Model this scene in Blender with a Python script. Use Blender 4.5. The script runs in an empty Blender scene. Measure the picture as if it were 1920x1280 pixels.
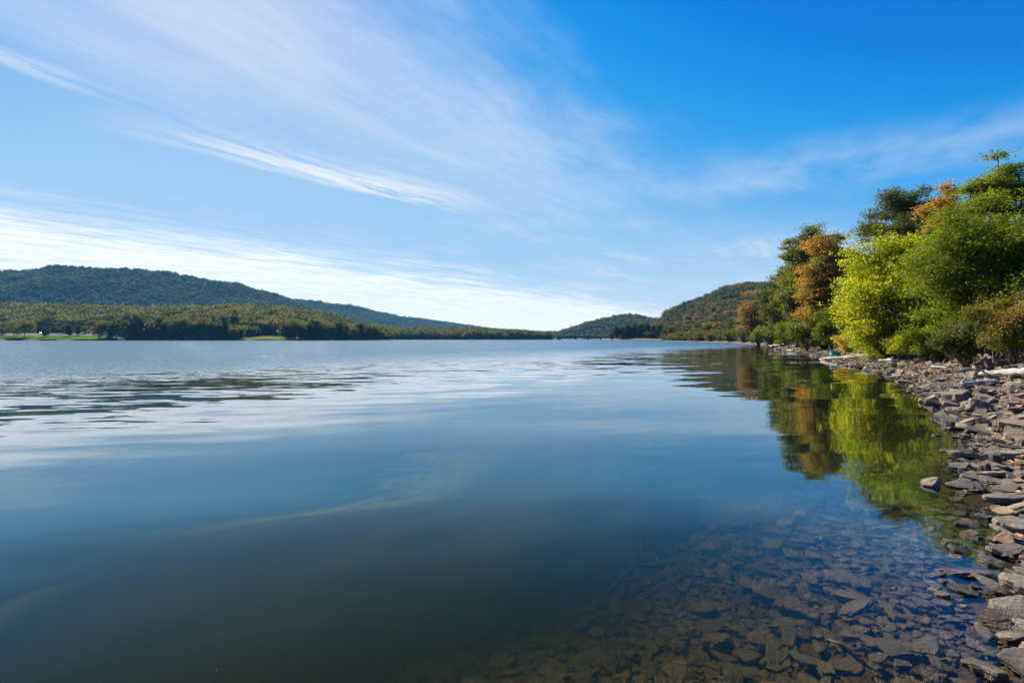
import bpy, math, random
import numpy as np
from mathutils import Vector, Matrix, Euler

# ----------------------------------------------------------------- camera, sky, sun, exposure
scene = bpy.context.scene
COL = scene.collection
R = math.radians
CAM_H, FPX, HOR = 1.6, 960.0, 635.0

cam_d = bpy.data.cameras.new('camera')
cam_d.lens, cam_d.sensor_width = 18.0, 36.0
cam_d.shift_y = -(640.0 - HOR) / 1920.0
cam_d.clip_start, cam_d.clip_end = 0.05, 30000
cam = bpy.data.objects.new('camera', cam_d)
cam.location = (0, 0, CAM_H)
cam.rotation_euler = (R(90), 0, 0)
COL.objects.link(cam)
scene.camera = cam

SUN_AZ, SUN_EL = -29.0, 37.0          # degrees: azimuth from +Y towards +X, elevation
sun_dir = Vector((math.sin(R(SUN_AZ)) * math.cos(R(SUN_EL)), math.cos(R(SUN_AZ)) * math.cos(R(SUN_EL)), math.sin(R(SUN_EL))))
sun_d = bpy.data.lights.new('sun', 'SUN')
sun_d.energy, sun_d.angle, sun_d.color = 5.0, R(0.53), (1.0, 0.93, 0.82)
sun = bpy.data.objects.new('sun', sun_d)
sun.rotation_euler = (-sun_dir).to_track_quat('-Z', 'Y').to_euler()
COL.objects.link(sun)

scene.view_settings.view_transform = 'Standard'
scene.view_settings.look = 'None'
EXPOSURE = 1.0
scene.view_settings.exposure = EXPOSURE
scene.view_settings.gamma = 1.0
scene.view_settings.use_curve_mapping = False
scene.render.engine = 'CYCLES'
cy = scene.cycles
cy.max_bounces, cy.diffuse_bounces, cy.glossy_bounces = 8, 4, 3
cy.transmission_bounces, cy.transparent_max_bounces, cy.volume_bounces = 5, 8, 0
cy.sample_clamp_indirect = 6.0
cy.caustics_reflective = False
cy.caustics_refractive = False
cy.use_denoising = True
try:
    cy.denoiser = 'OPENIMAGEDENOISE'
    cy.denoising_prefilter = 'ACCURATE'
except Exception:
    pass


class NT:
    """small helper for writing node trees"""
    def __init__(s, tree):
        s.t = tree
        s.t.nodes.clear()

    def n(s, kind, **kw):
        nd = s.t.nodes.new(kind)
        for k, v in kw.items():
            setattr(nd, k, v)
        return nd

    def link(s, a, b):
        s.t.links.new(a, b)

    def put(s, sock, v):
        if v is None:
            return
        if isinstance(v, bpy.types.NodeSocket):
            s.t.links.new(v, sock)
        else:
            if sock.type == 'RGBA' and hasattr(v, '__len__') and len(v) == 3:
                v = (*v, 1)
            sock.default_value = v

    def m(s, op, a, b=None, c=None, clamp=False):
        nd = s.n('ShaderNodeMath', operation=op, use_clamp=clamp)
        s.put(nd.inputs[0], a); s.put(nd.inputs[1], b); s.put(nd.inputs[2], c)
        return nd.outputs[0]

    def ss(s, v, a, b, lo=0.0, hi=1.0):
        nd = s.n('ShaderNodeMapRange', interpolation_type='SMOOTHSTEP')
        for i, x in enumerate((v, a, b, lo, hi)):
            s.put(nd.inputs[i], x)
        return nd.outputs[0]

    def xyz(s, x, y, z):
        nd = s.n('ShaderNodeCombineXYZ')
        for i, v in enumerate((x, y, z)):
            s.put(nd.inputs[i], v)
        return nd.outputs[0]

    def sep(s, v):
        nd = s.n('ShaderNodeSeparateXYZ')
        s.put(nd.inputs[0], v)
        return nd.outputs

    def noise(s, vec, scale, detail=3.0, rough=0.55, dist=0.0):
        nd = s.n('ShaderNodeTexNoise')
        s.put(nd.inputs['Vector'], vec)
        nd.inputs['Scale'].default_value = scale
        nd.inputs['Detail'].default_value = detail
        nd.inputs['Roughness'].default_value = rough
        nd.inputs['Distortion'].default_value = dist
        return nd

    def mix(s, f, a, b, blend='MIX'):
        nd = s.n('ShaderNodeMix', data_type='RGBA', blend_type=blend)
        s.put(nd.inputs[0], f); s.put(nd.inputs[6], a); s.put(nd.inputs[7], b)
        return nd.outputs[2]

    def ramp(s, f, stops):
        nd = s.n('ShaderNodeValToRGB')
        cr = nd.color_ramp
        while len(cr.elements) > 1:
            cr.elements.remove(cr.elements[-1])
        cr.elements[0].position, cr.elements[0].color = stops[0][0], (*stops[0][1], 1)
        for p, c in stops[1:]:
            e = cr.elements.new(p)
            e.color = (*c, 1)
        s.put(nd.inputs[0], f)
        return nd.outputs[0]


# world: clear-day sky with cirrus laid out on a flat cloud deck high above the lake
world = bpy.data.worlds.new('World')
scene.world = world
world.use_nodes = True
w = NT(world.node_tree)
sky = w.n('ShaderNodeTexSky', sky_type='NISHITA')
sky.sun_disc = False
sky.sun_elevation = R(SUN_EL)
sky.sun_rotation = R(SUN_AZ)
sky.altitude = 200
sky.air_density, sky.dust_density, sky.ozone_density = 1.0, 0.12, 3.0
SKY_K = 0.1
# the deep polarised blue of the photograph: the sky's own colours through one tone curve
sc_ = w.n('ShaderNodeVectorMath', operation='SCALE')
w.link(sky.outputs[0], sc_.inputs[0])
sc_.inputs['Scale'].default_value = SKY_K
cv = w.n('ShaderNodeRGBCurve')
CURVES = ([(0, 0), (0.135, 0.001), (0.165, 0.012), (0.215, 0.09), (0.251, 0.18), (0.325, 0.34), (0.485, 0.46), (1, 0.9)],
          [(0, 0), (0.15, 0.09), (0.23, 0.190), (0.271, 0.285), (0.364, 0.41), (0.52, 0.60), (0.69, 0.68), (1, 0.92)],
          [(0, 0), (0.2, 0.30), (0.418, 0.70), (0.5, 0.81), (0.63, 0.86), (0.81, 0.90), (1, 0.95)])
for ch, pts in enumerate(CURVES):
    cu = cv.mapping.curves[ch]
    for p_ in pts[1:-1]:
        cu.points.new(*p_)
    cu.points[0].location = pts[0]; cu.points[-1].location = pts[-1]
cv.mapping.update()
w.link(sc_.outputs[0], cv.inputs['Color'])
gain = w.n('ShaderNodeVectorMath', operation='SCALE')
w.link(cv.outputs[0], gain.inputs[0])
gain.inputs['Scale'].default_value = 1.0 / SKY_K / 2 ** EXPOSURE
tc = w.n('ShaderNodeTexCoord')
dx, dy, dz = w.sep(tc.outputs['Generated'])
zc = w.m('ADD', w.m('MAXIMUM', dz, 0.0), 0.012)
cx, cyy = w.m('DIVIDE', dx, zc), w.m('DIVIDE', dy, zc)
cs = w.m('ADD', w.m('MULTIPLY', cx, 0.568), w.m('MULTIPLY', cyy, 0.824))     # along the streaks
ct = w.m('ADD', w.m('MULTIPLY', cx, -0.824), w.m('MULTIPLY', cyy, 0.568))    # across them
warp = w.noise(w.xyz(cs, ct, 0.0), 0.7, 3.0).outputs['Color']
wx, wy, wz = w.sep(warp)
ct2 = w.m('ADD', ct, w.m('MULTIPLY', w.m('SUBTRACT', wx, 0.5), 0.45))
cs2 = w.m('ADD', cs, w.m('MULTIPLY', w.m('SUBTRACT', wy, 0.5), 0.8))
puff = w.noise(w.xyz(w.m('MULTIPLY', cs2, 0.8), w.m('MULTIPLY', ct2, 1.5), 3.1), 1.3, 9.0, 0.60).outputs[0]
streak = w.noise(w.xyz(w.m('MULTIPLY', cs2, 0.55), w.m('MULTIPLY', ct2, 2.9), 3.1), 1.0, 9.0, 0.60).outputs[0]
fine = w.noise(w.xyz(w.m('MULTIPLY', cs2, 2.2), w.m('MULTIPLY', ct2, 12.0), 7.7), 1.0, 8.0, 0.68).outputs[0]
soft = w.noise(w.xyz(w.m('MULTIPLY', cs2, 0.6), w.m('MULTIPLY', ct2, 0.85), 1.3), 1.0, 6.0, 0.58).outputs[0]
tex = w.m('ADD', w.m('ADD', w.m('MULTIPLY', streak, 0.42), w.m('MULTIPLY', fine, 0.26)), w.m('MULTIPLY', puff, 0.32))


def window(v, a, b, c, d):
    return w.m('MULTIPLY', w.ss(v, a, b), w.ss(v, c, d, 1.0, 0.0))


bank_t = w.m('ADD', ct, w.m('MULTIPLY', w.m('SUBTRACT', tex, 0.5), 4.6))
bank = w.m('MULTIPLY', w.ss(bank_t, 3.9, 6.6), w.ss(w.m('ADD', w.m('MULTIPLY', tex, 0.6), w.m('MULTIPLY', fine, 0.4)), 0.34, 0.60, 0.46, 1.0))
veil_t = w.m('ADD', ct, w.m('MULTIPLY', w.m('SUBTRACT', puff, 0.5), 1.4))
veil = w.m('MULTIPLY', w.m('MULTIPLY', window(veil_t, 0.6, 1.5, 1.75, 2.6), window(cs, -0.8, 0.4, 1.9, 4.4)), w.ss(tex, 0.30, 0.66, 0.22, 1.0))
line1 = w.m('SUBTRACT', ct2, w.m('SUBTRACT', 2.92, w.m('MULTIPLY', cs, 0.15)))
streak1 = w.m('MULTIPLY', w.m('MULTIPLY', window(line1, -0.50, -0.06, 0.0, 0.18), window(cs, 0.6, 1.8, 2.1, 3.3)), w.ss(fine, 0.30, 0.62))
line2 = w.m('SUBTRACT', ct2, 2.44)
streak2 = w.m('MULTIPLY', w.m('MULTIPLY', window(line2, -0.12, -0.02, 0.02, 0.10), window(cs, -2.0, 0.1, 0.35, 1.0)), w.ss(fine, 0.36, 0.62))
line3 = w.m('SUBTRACT', cs, w.m('ADD', 3.25, w.m('ADD', w.m('MULTIPLY', ct, -0.12), w.m('MULTIPLY', w.m('SUBTRACT', wy, 0.5), 1.2))))
streak3 = w.m('MULTIPLY', w.m('MULTIPLY', window(line3, -0.5, -0.05, 0.05, 0.6), window(ct, -6.0, -1.2, 0.2, 1.2)), w.ss(puff, 0.30, 0.62))
wisps = w.m('MULTIPLY', w.ss(soft, 0.40, 0.66), w.ss(tex, 0.40, 0.62))
wisps = w.m('MULTIPLY', wisps, window(cs, 2.2, 4.2, 30.0, 60.0))
low = w.m('MULTIPLY', w.ss(cs, 4.0, 11.0), 0.28)
keep = lambda v, k: w.m('SUBTRACT', 1.0, w.m('MULTIPLY', v, k, clamp=True))
clear = keep(bank, 0.97)
for v, k in ((veil, 0.46), (streak1, 0.85), (streak2, 0.5), (streak3, 0.22), (wisps, 0.38), (low, 1.0)):
    clear = w.m('MULTIPLY', clear, keep(v, k))
cover = w.m('SUBTRACT', 1.0, clear, clamp=True)
cover = w.m('MULTIPLY', cover, w.ss(dz, -0.02, 0.0))
K = 1.0 / SKY_K / 2 ** EXPOSURE
lum = w.m('MULTIPLY', w.m('ADD', 1.0, w.m('MULTIPLY', bank, 0.28)), K)       # the thick low bank toward the sun is brightest
col = w.mix(cover, gain.outputs[0], w.xyz(lum, lum, lum))
bg = w.n('ShaderNodeBackground')
bg.inputs['Strength'].default_value = SKY_K
w.link(col, bg.inputs['Color'])
wo = w.n('ShaderNodeOutputWorld')
w.link(bg.outputs[0], wo.inputs['Surface'])

rng = np.random.default_rng(11)
random.seed(11)


# ----------------------------------------------------------------- helpers
def tag(o, label=None, cat=None, group=None, kind=None):
    if label: o['label'] = label
    if cat: o['category'] = cat
    if group: o['group'] = group
    if kind: o['kind'] = kind
    return o


def fast_mesh(name, V, F, mat=None, tint=None, smooth=False):
    """V (n,3), F (m,k) -> mesh; tint: one value per vertex stored as attribute 'tint'"""
    V = np.asarray(V, dtype=np.float32); F = np.asarray(F, dtype=np.int32)
    me = bpy.data.meshes.new(name)
    me.vertices.add(len(V)); me.vertices.foreach_set('co', V.ravel())
    k = F.shape[1]
    me.loops.add(F.size); me.loops.foreach_set('vertex_index', F.ravel())
    me.polygons.add(len(F))
    me.polygons.foreach_set('loop_start', np.arange(0, F.size, k, dtype=np.int32))
    me.polygons.foreach_set('use_smooth', np.full(len(F), bool(smooth)))
    me.update(calc_edges=True)
    if tint is not None:
        a = me.attributes.new('tint', 'FLOAT', 'POINT')
        a.data.foreach_set('value', np.asarray(tint, dtype=np.float32))
    if mat: me.materials.append(mat)
    return me


def obj(name, me, parent=None, loc=(0, 0, 0), rot=(0, 0, 0), scale=(1, 1, 1)):
    o = bpy.data.objects.new(name, me)
    o.location, o.rotation_euler, o.scale = loc, rot, scale
    COL.objects.link(o)
    if parent: o.parent = parent
    return o


class MB:
    """collects quads and triangles into one mesh"""
    def __init__(s): s.v, s.f = [], []

    def add(s, V, F):
        o = len(s.v)
        s.v += [tuple(p) for p in V]
        s.f += [tuple(i + o for i in f) for f in F]
        return s

    def box(s, c, d, bev=0.0, rz=0.0):
        x, y, z = (k / 2 for k in d)
        V = [(sx * x, sy * y, sz * z) for sz in (-1, 1) for sy in (-1, 1) for sx in (-1, 1)]
        ca, sa = math.cos(rz), math.sin(rz)
        V = [(c[0] + a * ca - b * sa, c[1] + a * sa + b * ca, c[2] + e) for a, b, e in V]
        return s.add(V, [(0, 2, 3, 1), (4, 5, 7, 6), (0, 1, 5, 4), (2, 6, 7, 3), (0, 4, 6, 2), (1, 3, 7, 5)])

    def tube(s, pts, rad, n=8, caps=True, ell=1.0):
        pts = [Vector(p) for p in pts]
        V, F = [], []
        for i, p in enumerate(pts):
            t = (pts[min(i + 1, len(pts) - 1)] - pts[max(i - 1, 0)]).normalized()
            a = t.cross(Vector((0, 0, 1)))
            if a.length < 1e-3: a = Vector((1, 0, 0))
            a.normalize(); b = a.cross(t)
            for k in range(n):
                q = 2 * math.pi * k / n
                V.append(p + a * math.cos(q) * rad[i] + b * math.sin(q) * rad[i] * ell)
        for i in range(len(pts) - 1):
            for k in range(n):
                k2 = (k + 1) % n
                F.append((i * n + k, i * n + k2, (i + 1) * n + k2, (i + 1) * n + k))
        if caps:
            F.append(tuple(range(n - 1, -1, -1)))
            F.append(tuple((len(pts) - 1) * n + k for k in range(n)))
        return s.add(V, F)

    def mesh(s, name, mat=None, smooth=False):
        me = bpy.data.meshes.new(name)
        me.from_pydata([tuple(p) for p in s.v], [], s.f)
        if smooth:
            me.polygons.foreach_set('use_smooth', np.ones(len(me.polygons), dtype=bool))
        me.update()
        if mat: me.materials.append(mat)
        return me


def mat(name):
    m = bpy.data.materials.new(name)
    m.use_nodes = True
    return m, NT(m.node_tree)


def finish(t, shader, vol=None):
    o = t.n('ShaderNodeOutputMaterial')
    if shader is not None: t.link(shader, o.inputs['Surface'])
    if vol is not None: t.link(vol, o.inputs['Volume'])


def principled(t, color, rough=0.7, spec=0.3, normal=None, metal=0.0):
    p = t.n('ShaderNodeBsdfPrincipled')
    t.put(p.inputs['Base Color'], color)
    t.put(p.inputs['Roughness'], rough)
    t.put(p.inputs['Specular IOR Level'], spec)
    t.put(p.inputs['Metallic'], metal)
    if normal is not None: t.link(normal, p.inputs['Normal'])
    return p.outputs[0]


def bump(t, h, dist, strength=1.0):
    b = t.n('ShaderNodeBump')
    b.inputs['Strength'].default_value = strength
    b.inputs['Distance'].default_value = dist
    t.link(h, b.inputs['Height'])
    return b.outputs[0]


def plain(name, c, rough=0.6, spec=0.3, var=0.15, scale=6.0, metal=0.0):
    m, t = mat(name)
    g = t.n('ShaderNodeNewGeometry')
    f = t.noise(g.outputs['Position'], scale, 4.0).outputs[0]
    d = tuple(k * (1 - var) for k in c); l = tuple(min(1, k * (1 + var)) for k in c)
    finish(t, principled(t, t.ramp(f, [(0.3, d), (0.7, l)]), rough, spec, metal=metal))
    return m


LEAF = 1.8


NEAR_LEAF = 1.4


def foliage(name, stops, trans=0.45, spec=0.15, rough=0.5, patch=0.25, by_place=0.5):
    """leaf material: colour varies leaf by leaf (attribute tint), tree by tree and in patches"""
    m, t = mat(name)
    at = t.n('ShaderNodeAttribute', attribute_name='tint')
    oi = t.n('ShaderNodeObjectInfo')
    g = t.n('ShaderNodeNewGeometry')
    pn = t.noise(g.outputs['Position'], patch, 2.0).outputs[0]
    ln = t.noise(oi.outputs['Location'], 0.012, 3.0).outputs[0]
    f = t.m('ADD', t.m('MULTIPLY', at.outputs['Fac'], 0.34), t.m('MULTIPLY', oi.outputs['Random'], by_place))
    f = t.m('ADD', f, t.m('MULTIPLY', t.m('SUBTRACT', pn, 0.5), 0.9))
    f = t.m('ADD', f, t.m('MULTIPLY', t.m('SUBTRACT', ln, 0.5), by_place))
    c = t.ramp(f, [(p_, tuple(min(0.62, k_ * LEAF * (1.0 if by_place else NEAR_LEAF)) for k_ in c_)) for p_, c_ in stops])
    tr = t.n('ShaderNodeBsdfTranslucent')
    tcol = t.mix(1.0, c, (1.9, 1.75, 0.55), 'MULTIPLY')
    t.link(tcol, tr.inputs['Color'])
    ms = t.n('ShaderNodeMixShader')
    ms.inputs[0].default_value = trans
    t.link(principled(t, c, rough, spec), ms.inputs[1]); t.link(tr.outputs[0], ms.inputs[2])
    finish(t, ms.outputs[0])
    return m


def px_at(px, py, Y):
    """the point at depth Y that stands in line with a spot of the photograph"""
    return Vector(((px - 960) / FPX * Y, Y, CAM_H + (HOR - py) / FPX * Y))


# ----------------------------------------------------------------- the land: shoreline, banks, hills
RIGHT = [(-420, -600), (-60, -78), (-12, -15.8), (-2.2, -3.2), (0.35, 0.0), (2.45, 2.1), (2.92, 2.75), (3.32, 3.35), (3.6, 3.9), (4.42, 4.6),
         (5.1, 5.5), (5.9, 6.4), (6.7, 7.2), (7.6, 8.4), (8.8, 10.2), (10.4, 12.3), (12.3, 15.4), (15.2, 19.9), (18.1, 25.6),
         (20.6, 31.5), (26.5, 43.9), (34.0, 61), (40.5, 77), (57, 118), (82, 192), (98, 290), (112, 384), (140, 460), (94, 500),
         (104, 560), (168, 900), (215, 1300)]
LEFT = [(120, 1300), (76, 900), (-190, 850), (-150, 600), (-225, 520), (-300, 516), (-390, 500), (-520, 500), (-900, 470), (-1600, 300), (-1600, -600)]
POLY = np.array(RIGHT + LEFT, dtype=float)


def seg_dist(x, y, P, closed=True):
    n = len(P)
    best = np.full(x.shape, 1e12)
    for i in range(n if closed else n - 1):
        a, b = P[i], P[(i + 1) % n]
        ab = b - a
        t = np.clip(((x - a[0]) * ab[0] + (y - a[1]) * ab[1]) / (ab @ ab), 0, 1)
        best = np.minimum(best, (x - a[0] - t * ab[0]) ** 2 + (y - a[1] - t * ab[1]) ** 2)
    return np.sqrt(best)


def inside(x, y, P):
    c = np.zeros(x.shape, dtype=bool)
    n = len(P)
    for i in range(n):
        x1, y1 = P[i]; x2, y2 = P[(i + 1) % n]
        if y1 == y2: continue
        k = ((y1 > y) != (y2 > y)) & (x < (x2 - x1) * (y - y1) / (y2 - y1) + x1)
        c ^= k
    return c


def shore_d(x, y):
    """metres from the waterline, positive on land"""
    d = seg_dist(x, y, POLY)
    return np.where(inside(x, y, POLY), -d, d)


def crest(pts, tree):
    """(px, py, depth) along a skyline -> plan points and ground heights under the trees"""
    A = np.array([((px - 960) / FPX * D, D, max(0.5, CAM_H + (HOR - py) / FPX * D - tree)) for px, py, D in pts])
    return A


CRESTS = {
    'left': (crest([(-420, 545, 1500), (-200, 522, 1600), (0, 513, 1700), (130, 501, 1750), (290, 509, 1850), (440, 531, 1950), (480, 543, 2000), (520, 560, 2100)], 9), 620),
    'ridge': (crest([(380, 560, 2600), (520, 559, 2700), (600, 568, 2800), (655, 573, 2900), (700, 586, 3000), (740, 594, 3100), (800, 601, 3300), (880, 613, 3600), (940, 622, 3800)], 9), 700),
    'wood': (crest([(-300, 568, 800), (0, 568, 800), (180, 572, 800), (340, 576, 800), (455, 568, 760), (560, 577, 730), (620, 592, 700), (690, 607, 680)], 15), 255),
    'far': (crest([(1040, 624, 1500), (1100, 603, 1500), (1150, 591, 1500), (1185, 588, 1500), (1215, 594, 1520), (1260, 600, 1600), (1400, 590, 1700)], 9), 330),
    'hill': (crest([(1215, 610, 860), (1270, 581, 840), (1310, 559, 820), (1360, 536, 800), (1400, 528, 780), (1440, 526, 760), (1560, 500, 700), (1900, 480, 640), (2600, 500, 560)], 9), 300),
}


def ridge_h(x, y, A, wd):
    best = np.full(x.shape, 1e12); hz = np.zeros(x.shape)
    for a, b in zip(A[:-1], A[1:]):
        ab = b[:2] - a[:2]
        t = np.clip(((x - a[0]) * ab[0] + (y - a[1]) * ab[1]) / (ab @ ab), 0, 1)
        r = (x - a[0] - t * ab[0]) ** 2 + (y - a[1] - t * ab[1]) ** 2
        k = r < best
        best = np.where(k, r, best); hz = np.where(k, a[2] + t * (b[2] - a[2]), hz)
    q = np.clip(1 - np.sqrt(best) / wd, 0, 1)
    return hz * (q * q * (3 - 2 * q)) * 0.35 + hz * q * 0.65


def wob(x, y, s, seed):
    r = np.random.default_rng(seed)
    o = np.zeros(x.shape)
    for i in range(6):
        a = r.uniform(0, 6.28); k = r.uniform(0.6, 1.7) / s
        o += np.sin((x * math.cos(a) + y * math.sin(a)) * k * 6.28 + r.uniform(0, 6.28))
    return o / 6


def land(x, y):
    x = np.asarray(x, dtype=float); y = np.asarray(y, dtype=float)
    d = shore_d(x, y)
    near = np.hypot(x, y) < 130
    dd = d + np.where(near, 0.22 * wob(x, y, 2.4, 3), 2.0 * wob(x, y, 40, 4) * (np.abs(d) > 3))
    dry = 0.19 * np.clip(dd, 0, 3.6) + 0.12 * np.clip(dd - 3.6, 0, 14) + 0.07 * np.clip(dd - 17.6, 0, 160)
    wet = -(0.185 * np.clip(-dd, 0, 2.1) + 0.40 * np.clip(-dd - 2.1, 0, 9))
    z = np.where(dd > 0, dry, wet)
    z = np.where(near, z + 0.05 * wob(x, y, 1.3, 5) * np.clip(np.abs(dd), 0, 1), z)
    hills = np.zeros(x.shape)
    for A, wd in CRESTS.values():
        hills = np.maximum(hills, ridge_h(x, y, A, wd))
    hills *= 1 + 0.05 * wob(x, y, 260, 9) + 0.03 * wob(x, y, 110, 10)
    return np.where(d > 0, np.maximum(z, hills * np.clip((d - 6) / 80, 0, 1) ** 1.5), z)


def land1(x, y): return float(land(np.array([x]), np.array([y]))[0])


def on_ground(px, py, tmax=400):
    """where the line of sight through a spot of the photograph meets the ground"""
    Y = np.exp(np.linspace(math.log(1.5), math.log(tmax), 900))
    X = (px - 960) / FPX * Y
    Z = CAM_H + (HOR - py) / FPX * Y
    k = np.argmax(Z - land(X, Y) < 0)
    return Vector((X[k], Y[k], land1(X[k], Y[k])))


# ground sheet: rings about the standing point, finest in front
az = np.concatenate([np.linspace(-62, 62, 420), np.linspace(62, 298, 90)[1:-1]])
rad = np.exp(np.linspace(math.log(0.4), math.log(7000), 300))
AZ, RR = np.meshgrid(np.radians(az), rad)
GX, GY = np.sin(AZ) * RR, np.cos(AZ) * RR
GZ = land(GX, GY)
na, nr = len(az), len(rad)
V = np.stack([GX.ravel(), GY.ravel(), GZ.ravel()], 1)
i, j = np.meshgrid(np.arange(na), np.arange(nr - 1))
i2 = (i + 1) % na
F = np.stack([j * na + i, (j + 1) * na + i, (j + 1) * na + i2, j * na + i2], -1).reshape(-1, 4)
V = np.vstack([V, [[0, 0, land1(0, 0)]]])

m_ground, t = mat('earth_and_leaf_litter')
g = t.n('ShaderNodeNewGeometry')
P = g.outputs['Position']
n1 = t.noise(P, 0.7, 6.0, 0.65).outputs[0]
n2 = t.noise(P, 9.0, 5.0, 0.65).outputs[0]
n3 = t.noise(P, 45.0, 3.0).outputs[0]
dryc = t.ramp(t.m('ADD', t.m('MULTIPLY', n1, 0.5), t.m('MULTIPLY', n2, 0.5)), [(0.32, (0.075, 0.06, 0.047)), (0.5, (0.15, 0.12, 0.092)), (0.66, (0.24, 0.18, 0.13))])
pz = t.sep(P)[2]
bedc = t.ramp(n2, [(0.3, (0.035, 0.022, 0.009)), (0.7, (0.08, 0.05, 0.02))])
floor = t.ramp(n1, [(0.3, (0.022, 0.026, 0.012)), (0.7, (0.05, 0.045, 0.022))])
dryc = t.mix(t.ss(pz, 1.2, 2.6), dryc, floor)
c = t.mix(t.ss(pz, -0.02, 0.05), bedc, dryc)
finish(t, principled(t, c, 0.9, 0.15, bump(t, t.m('ADD', n2, t.m('MULTIPLY', n3, 0.4)), 0.05)))
tri_c = len(V) - 1
me = fast_mesh('ground', V, F, m_ground, smooth=True)
tag(obj('ground', me), kind='structure')

# the water of the lake: one closed body, mirror-like with ripples that grow away from the sheltered shore
m_water, t = mat('lake_water')
g = t.n('ShaderNodeNewGeometry')
P = g.outputs['Position']
x, y, z = t.sep(P)
q = t.m('ADD', t.m('MULTIPLY', x, -0.80), t.m('MULTIPLY', y, 0.60))             # metres out from the right bank
qn = t.noise(P, 0.035, 3.0, 0.6).outputs[0]
qd = t.m('ADD', q, t.m('MULTIPLY', t.m('SUBTRACT', qn, 0.5), 18.0))


def slopes(vec, scale, detail, rough=0.5, dist=0.0):
    sx, sy, sz = t.sep(t.noise(vec, scale, detail, rough, dist).outputs['Color'])
    return t.m('SUBTRACT', sx, 0.5), t.m('SUBTRACT', sy, 0.5)


def rot2(ang, kx, ky):
    a = R(ang)
    u = t.m('ADD', t.m('MULTIPLY', x, math.cos(a)), t.m('MULTIPLY', y, math.sin(a)))
    v = t.m('ADD', t.m('MULTIPLY', x, -math.sin(a)), t.m('MULTIPLY', y, math.cos(a)))
    return t.xyz(t.m('MULTIPLY', u, kx), t.m('MULTIPLY', v, ky), 0.0)


s1 = slopes(rot2(14, 0.16, 0.55), 1.0, 2.0)          # slow swell
s2 = slopes(rot2(4, 0.9, 3.4), 1.0, 2.0, 0.5, 0.4)    # ripples
s3 = slopes(rot2(-6, 2.2, 5.0), 1.0, 4.0, 0.6)       # wind chop
s4 = slopes(rot2(22, 3.0, 8.0), 1.0, 2.0)
a1 = 0.075
a2 = t.m('ADD', t.ss(qd, 6.0, 20.0, 0.0, 0.17), 0.014)
vo = t.n('ShaderNodeTexVoronoi')
t.link(P, vo.inputs['Vector']); vo.inputs['Scale'].default_value = 5.5
vr = t.sep(vo.outputs['Color'])
crisp = t.ss(vr[0], 0.978, 0.984)                   # a few steeper wavelets
a3 = t.ss(qd, 16.0, 46.0, 0.0, 1.0)
a4 = 0.006
s5 = slopes(rot2(9, 0.45, 1.9), 1.0, 2.0, 0.45, 0.1)   # long low ripples running in to the bank
a5 = t.ss(qd, 3.5, 13.0, 0.020, 0.11)
nx = ny = None
for (u, v), a in ((s1, a1), (s2, a2), (s3, a3), (s4, a4), (s5, a5)):
    if a is a3:          # chop normals all tilted shoreward so the far water mirrors brighter sky
        v = t.m('ABSOLUTE', v)
        v = t.m('ADD', t.m('MINIMUM', t.m('MULTIPLY', v, 2.6), 0.20), t.m('MULTIPLY', t.m('MULTIPLY', v, 1.6), crisp))
        v = t.m('MULTIPLY', v, -1.0)
        u = t.m('ADD', u, t.m('MULTIPLY', t.m('MULTIPLY', t.m('SUBTRACT', vr[1], 0.5), 0.9), crisp))
    uu, vv = t.m('MULTIPLY', u, t.m('MULTIPLY', a, 0.7)), t.m('MULTIPLY', v, a)
    nx = uu if nx is None else t.m('ADD', nx, uu)
    ny = vv if ny is None else t.m('ADD', ny, vv)
nv = t.n('ShaderNodeVectorMath', operation='NORMALIZE')
t.link(t.xyz(nx, ny, 1.0), nv.inputs[0])
dt = t.n('ShaderNodeVectorMath', operation='DOT_PRODUCT')      # Fresnel-like falloff, strengthened to brighten reflections, the same from both sides
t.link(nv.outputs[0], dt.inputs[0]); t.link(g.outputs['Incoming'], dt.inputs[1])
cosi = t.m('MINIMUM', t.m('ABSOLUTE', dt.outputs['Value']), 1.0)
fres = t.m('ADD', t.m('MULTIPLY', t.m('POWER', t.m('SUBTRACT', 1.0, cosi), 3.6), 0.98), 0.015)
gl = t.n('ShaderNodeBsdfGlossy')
t.link(t.ramp(cosi, [(0.13, (1, 1, 1)), (0.26, (0.52, 0.86, 1.0)), (0.34, (0.42, 0.58, 0.66)), (0.50, (0.20, 0.26, 0.23))]), gl.inputs['Color'])    # reflection tint painted in by viewing angle: blue at mid angles, dimmed when steep
gl.distribution = 'BECKMANN'
t.link(t.ss(qd, 14.0, 46.0, 0.035, 0.12), gl.inputs['Roughness'])
t.link(nv.outputs[0], gl.inputs['Normal'])
tp = t.n('ShaderNodeBsdfTransparent')
ms = t.n('ShaderNodeMixShader')
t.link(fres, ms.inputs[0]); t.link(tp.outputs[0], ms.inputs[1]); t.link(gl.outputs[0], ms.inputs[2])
va = t.n('ShaderNodeVolumeAbsorption')
va.inputs['Color'].default_value = (0.50, 0.44, 0.05, 1)
va.inputs['Density'].default_value = 2.4
vs = t.n('ShaderNodeVolumeScatter')
vs.inputs['Color'].default_value = (0.22, 0.52, 0.46, 1)
vs.inputs['Density'].default_value = 0.09
vs.inputs['Anisotropy'].default_value = 0.2
ad = t.n('ShaderNodeAddShader')
t.link(va.outputs[0], ad.inputs[0]); t.link(vs.outputs[0], ad.inputs[1])
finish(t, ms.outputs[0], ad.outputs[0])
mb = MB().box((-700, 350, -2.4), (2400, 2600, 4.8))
lake = tag(obj('lake', mb.mesh('lake', m_water)), kind='structure')

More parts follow.
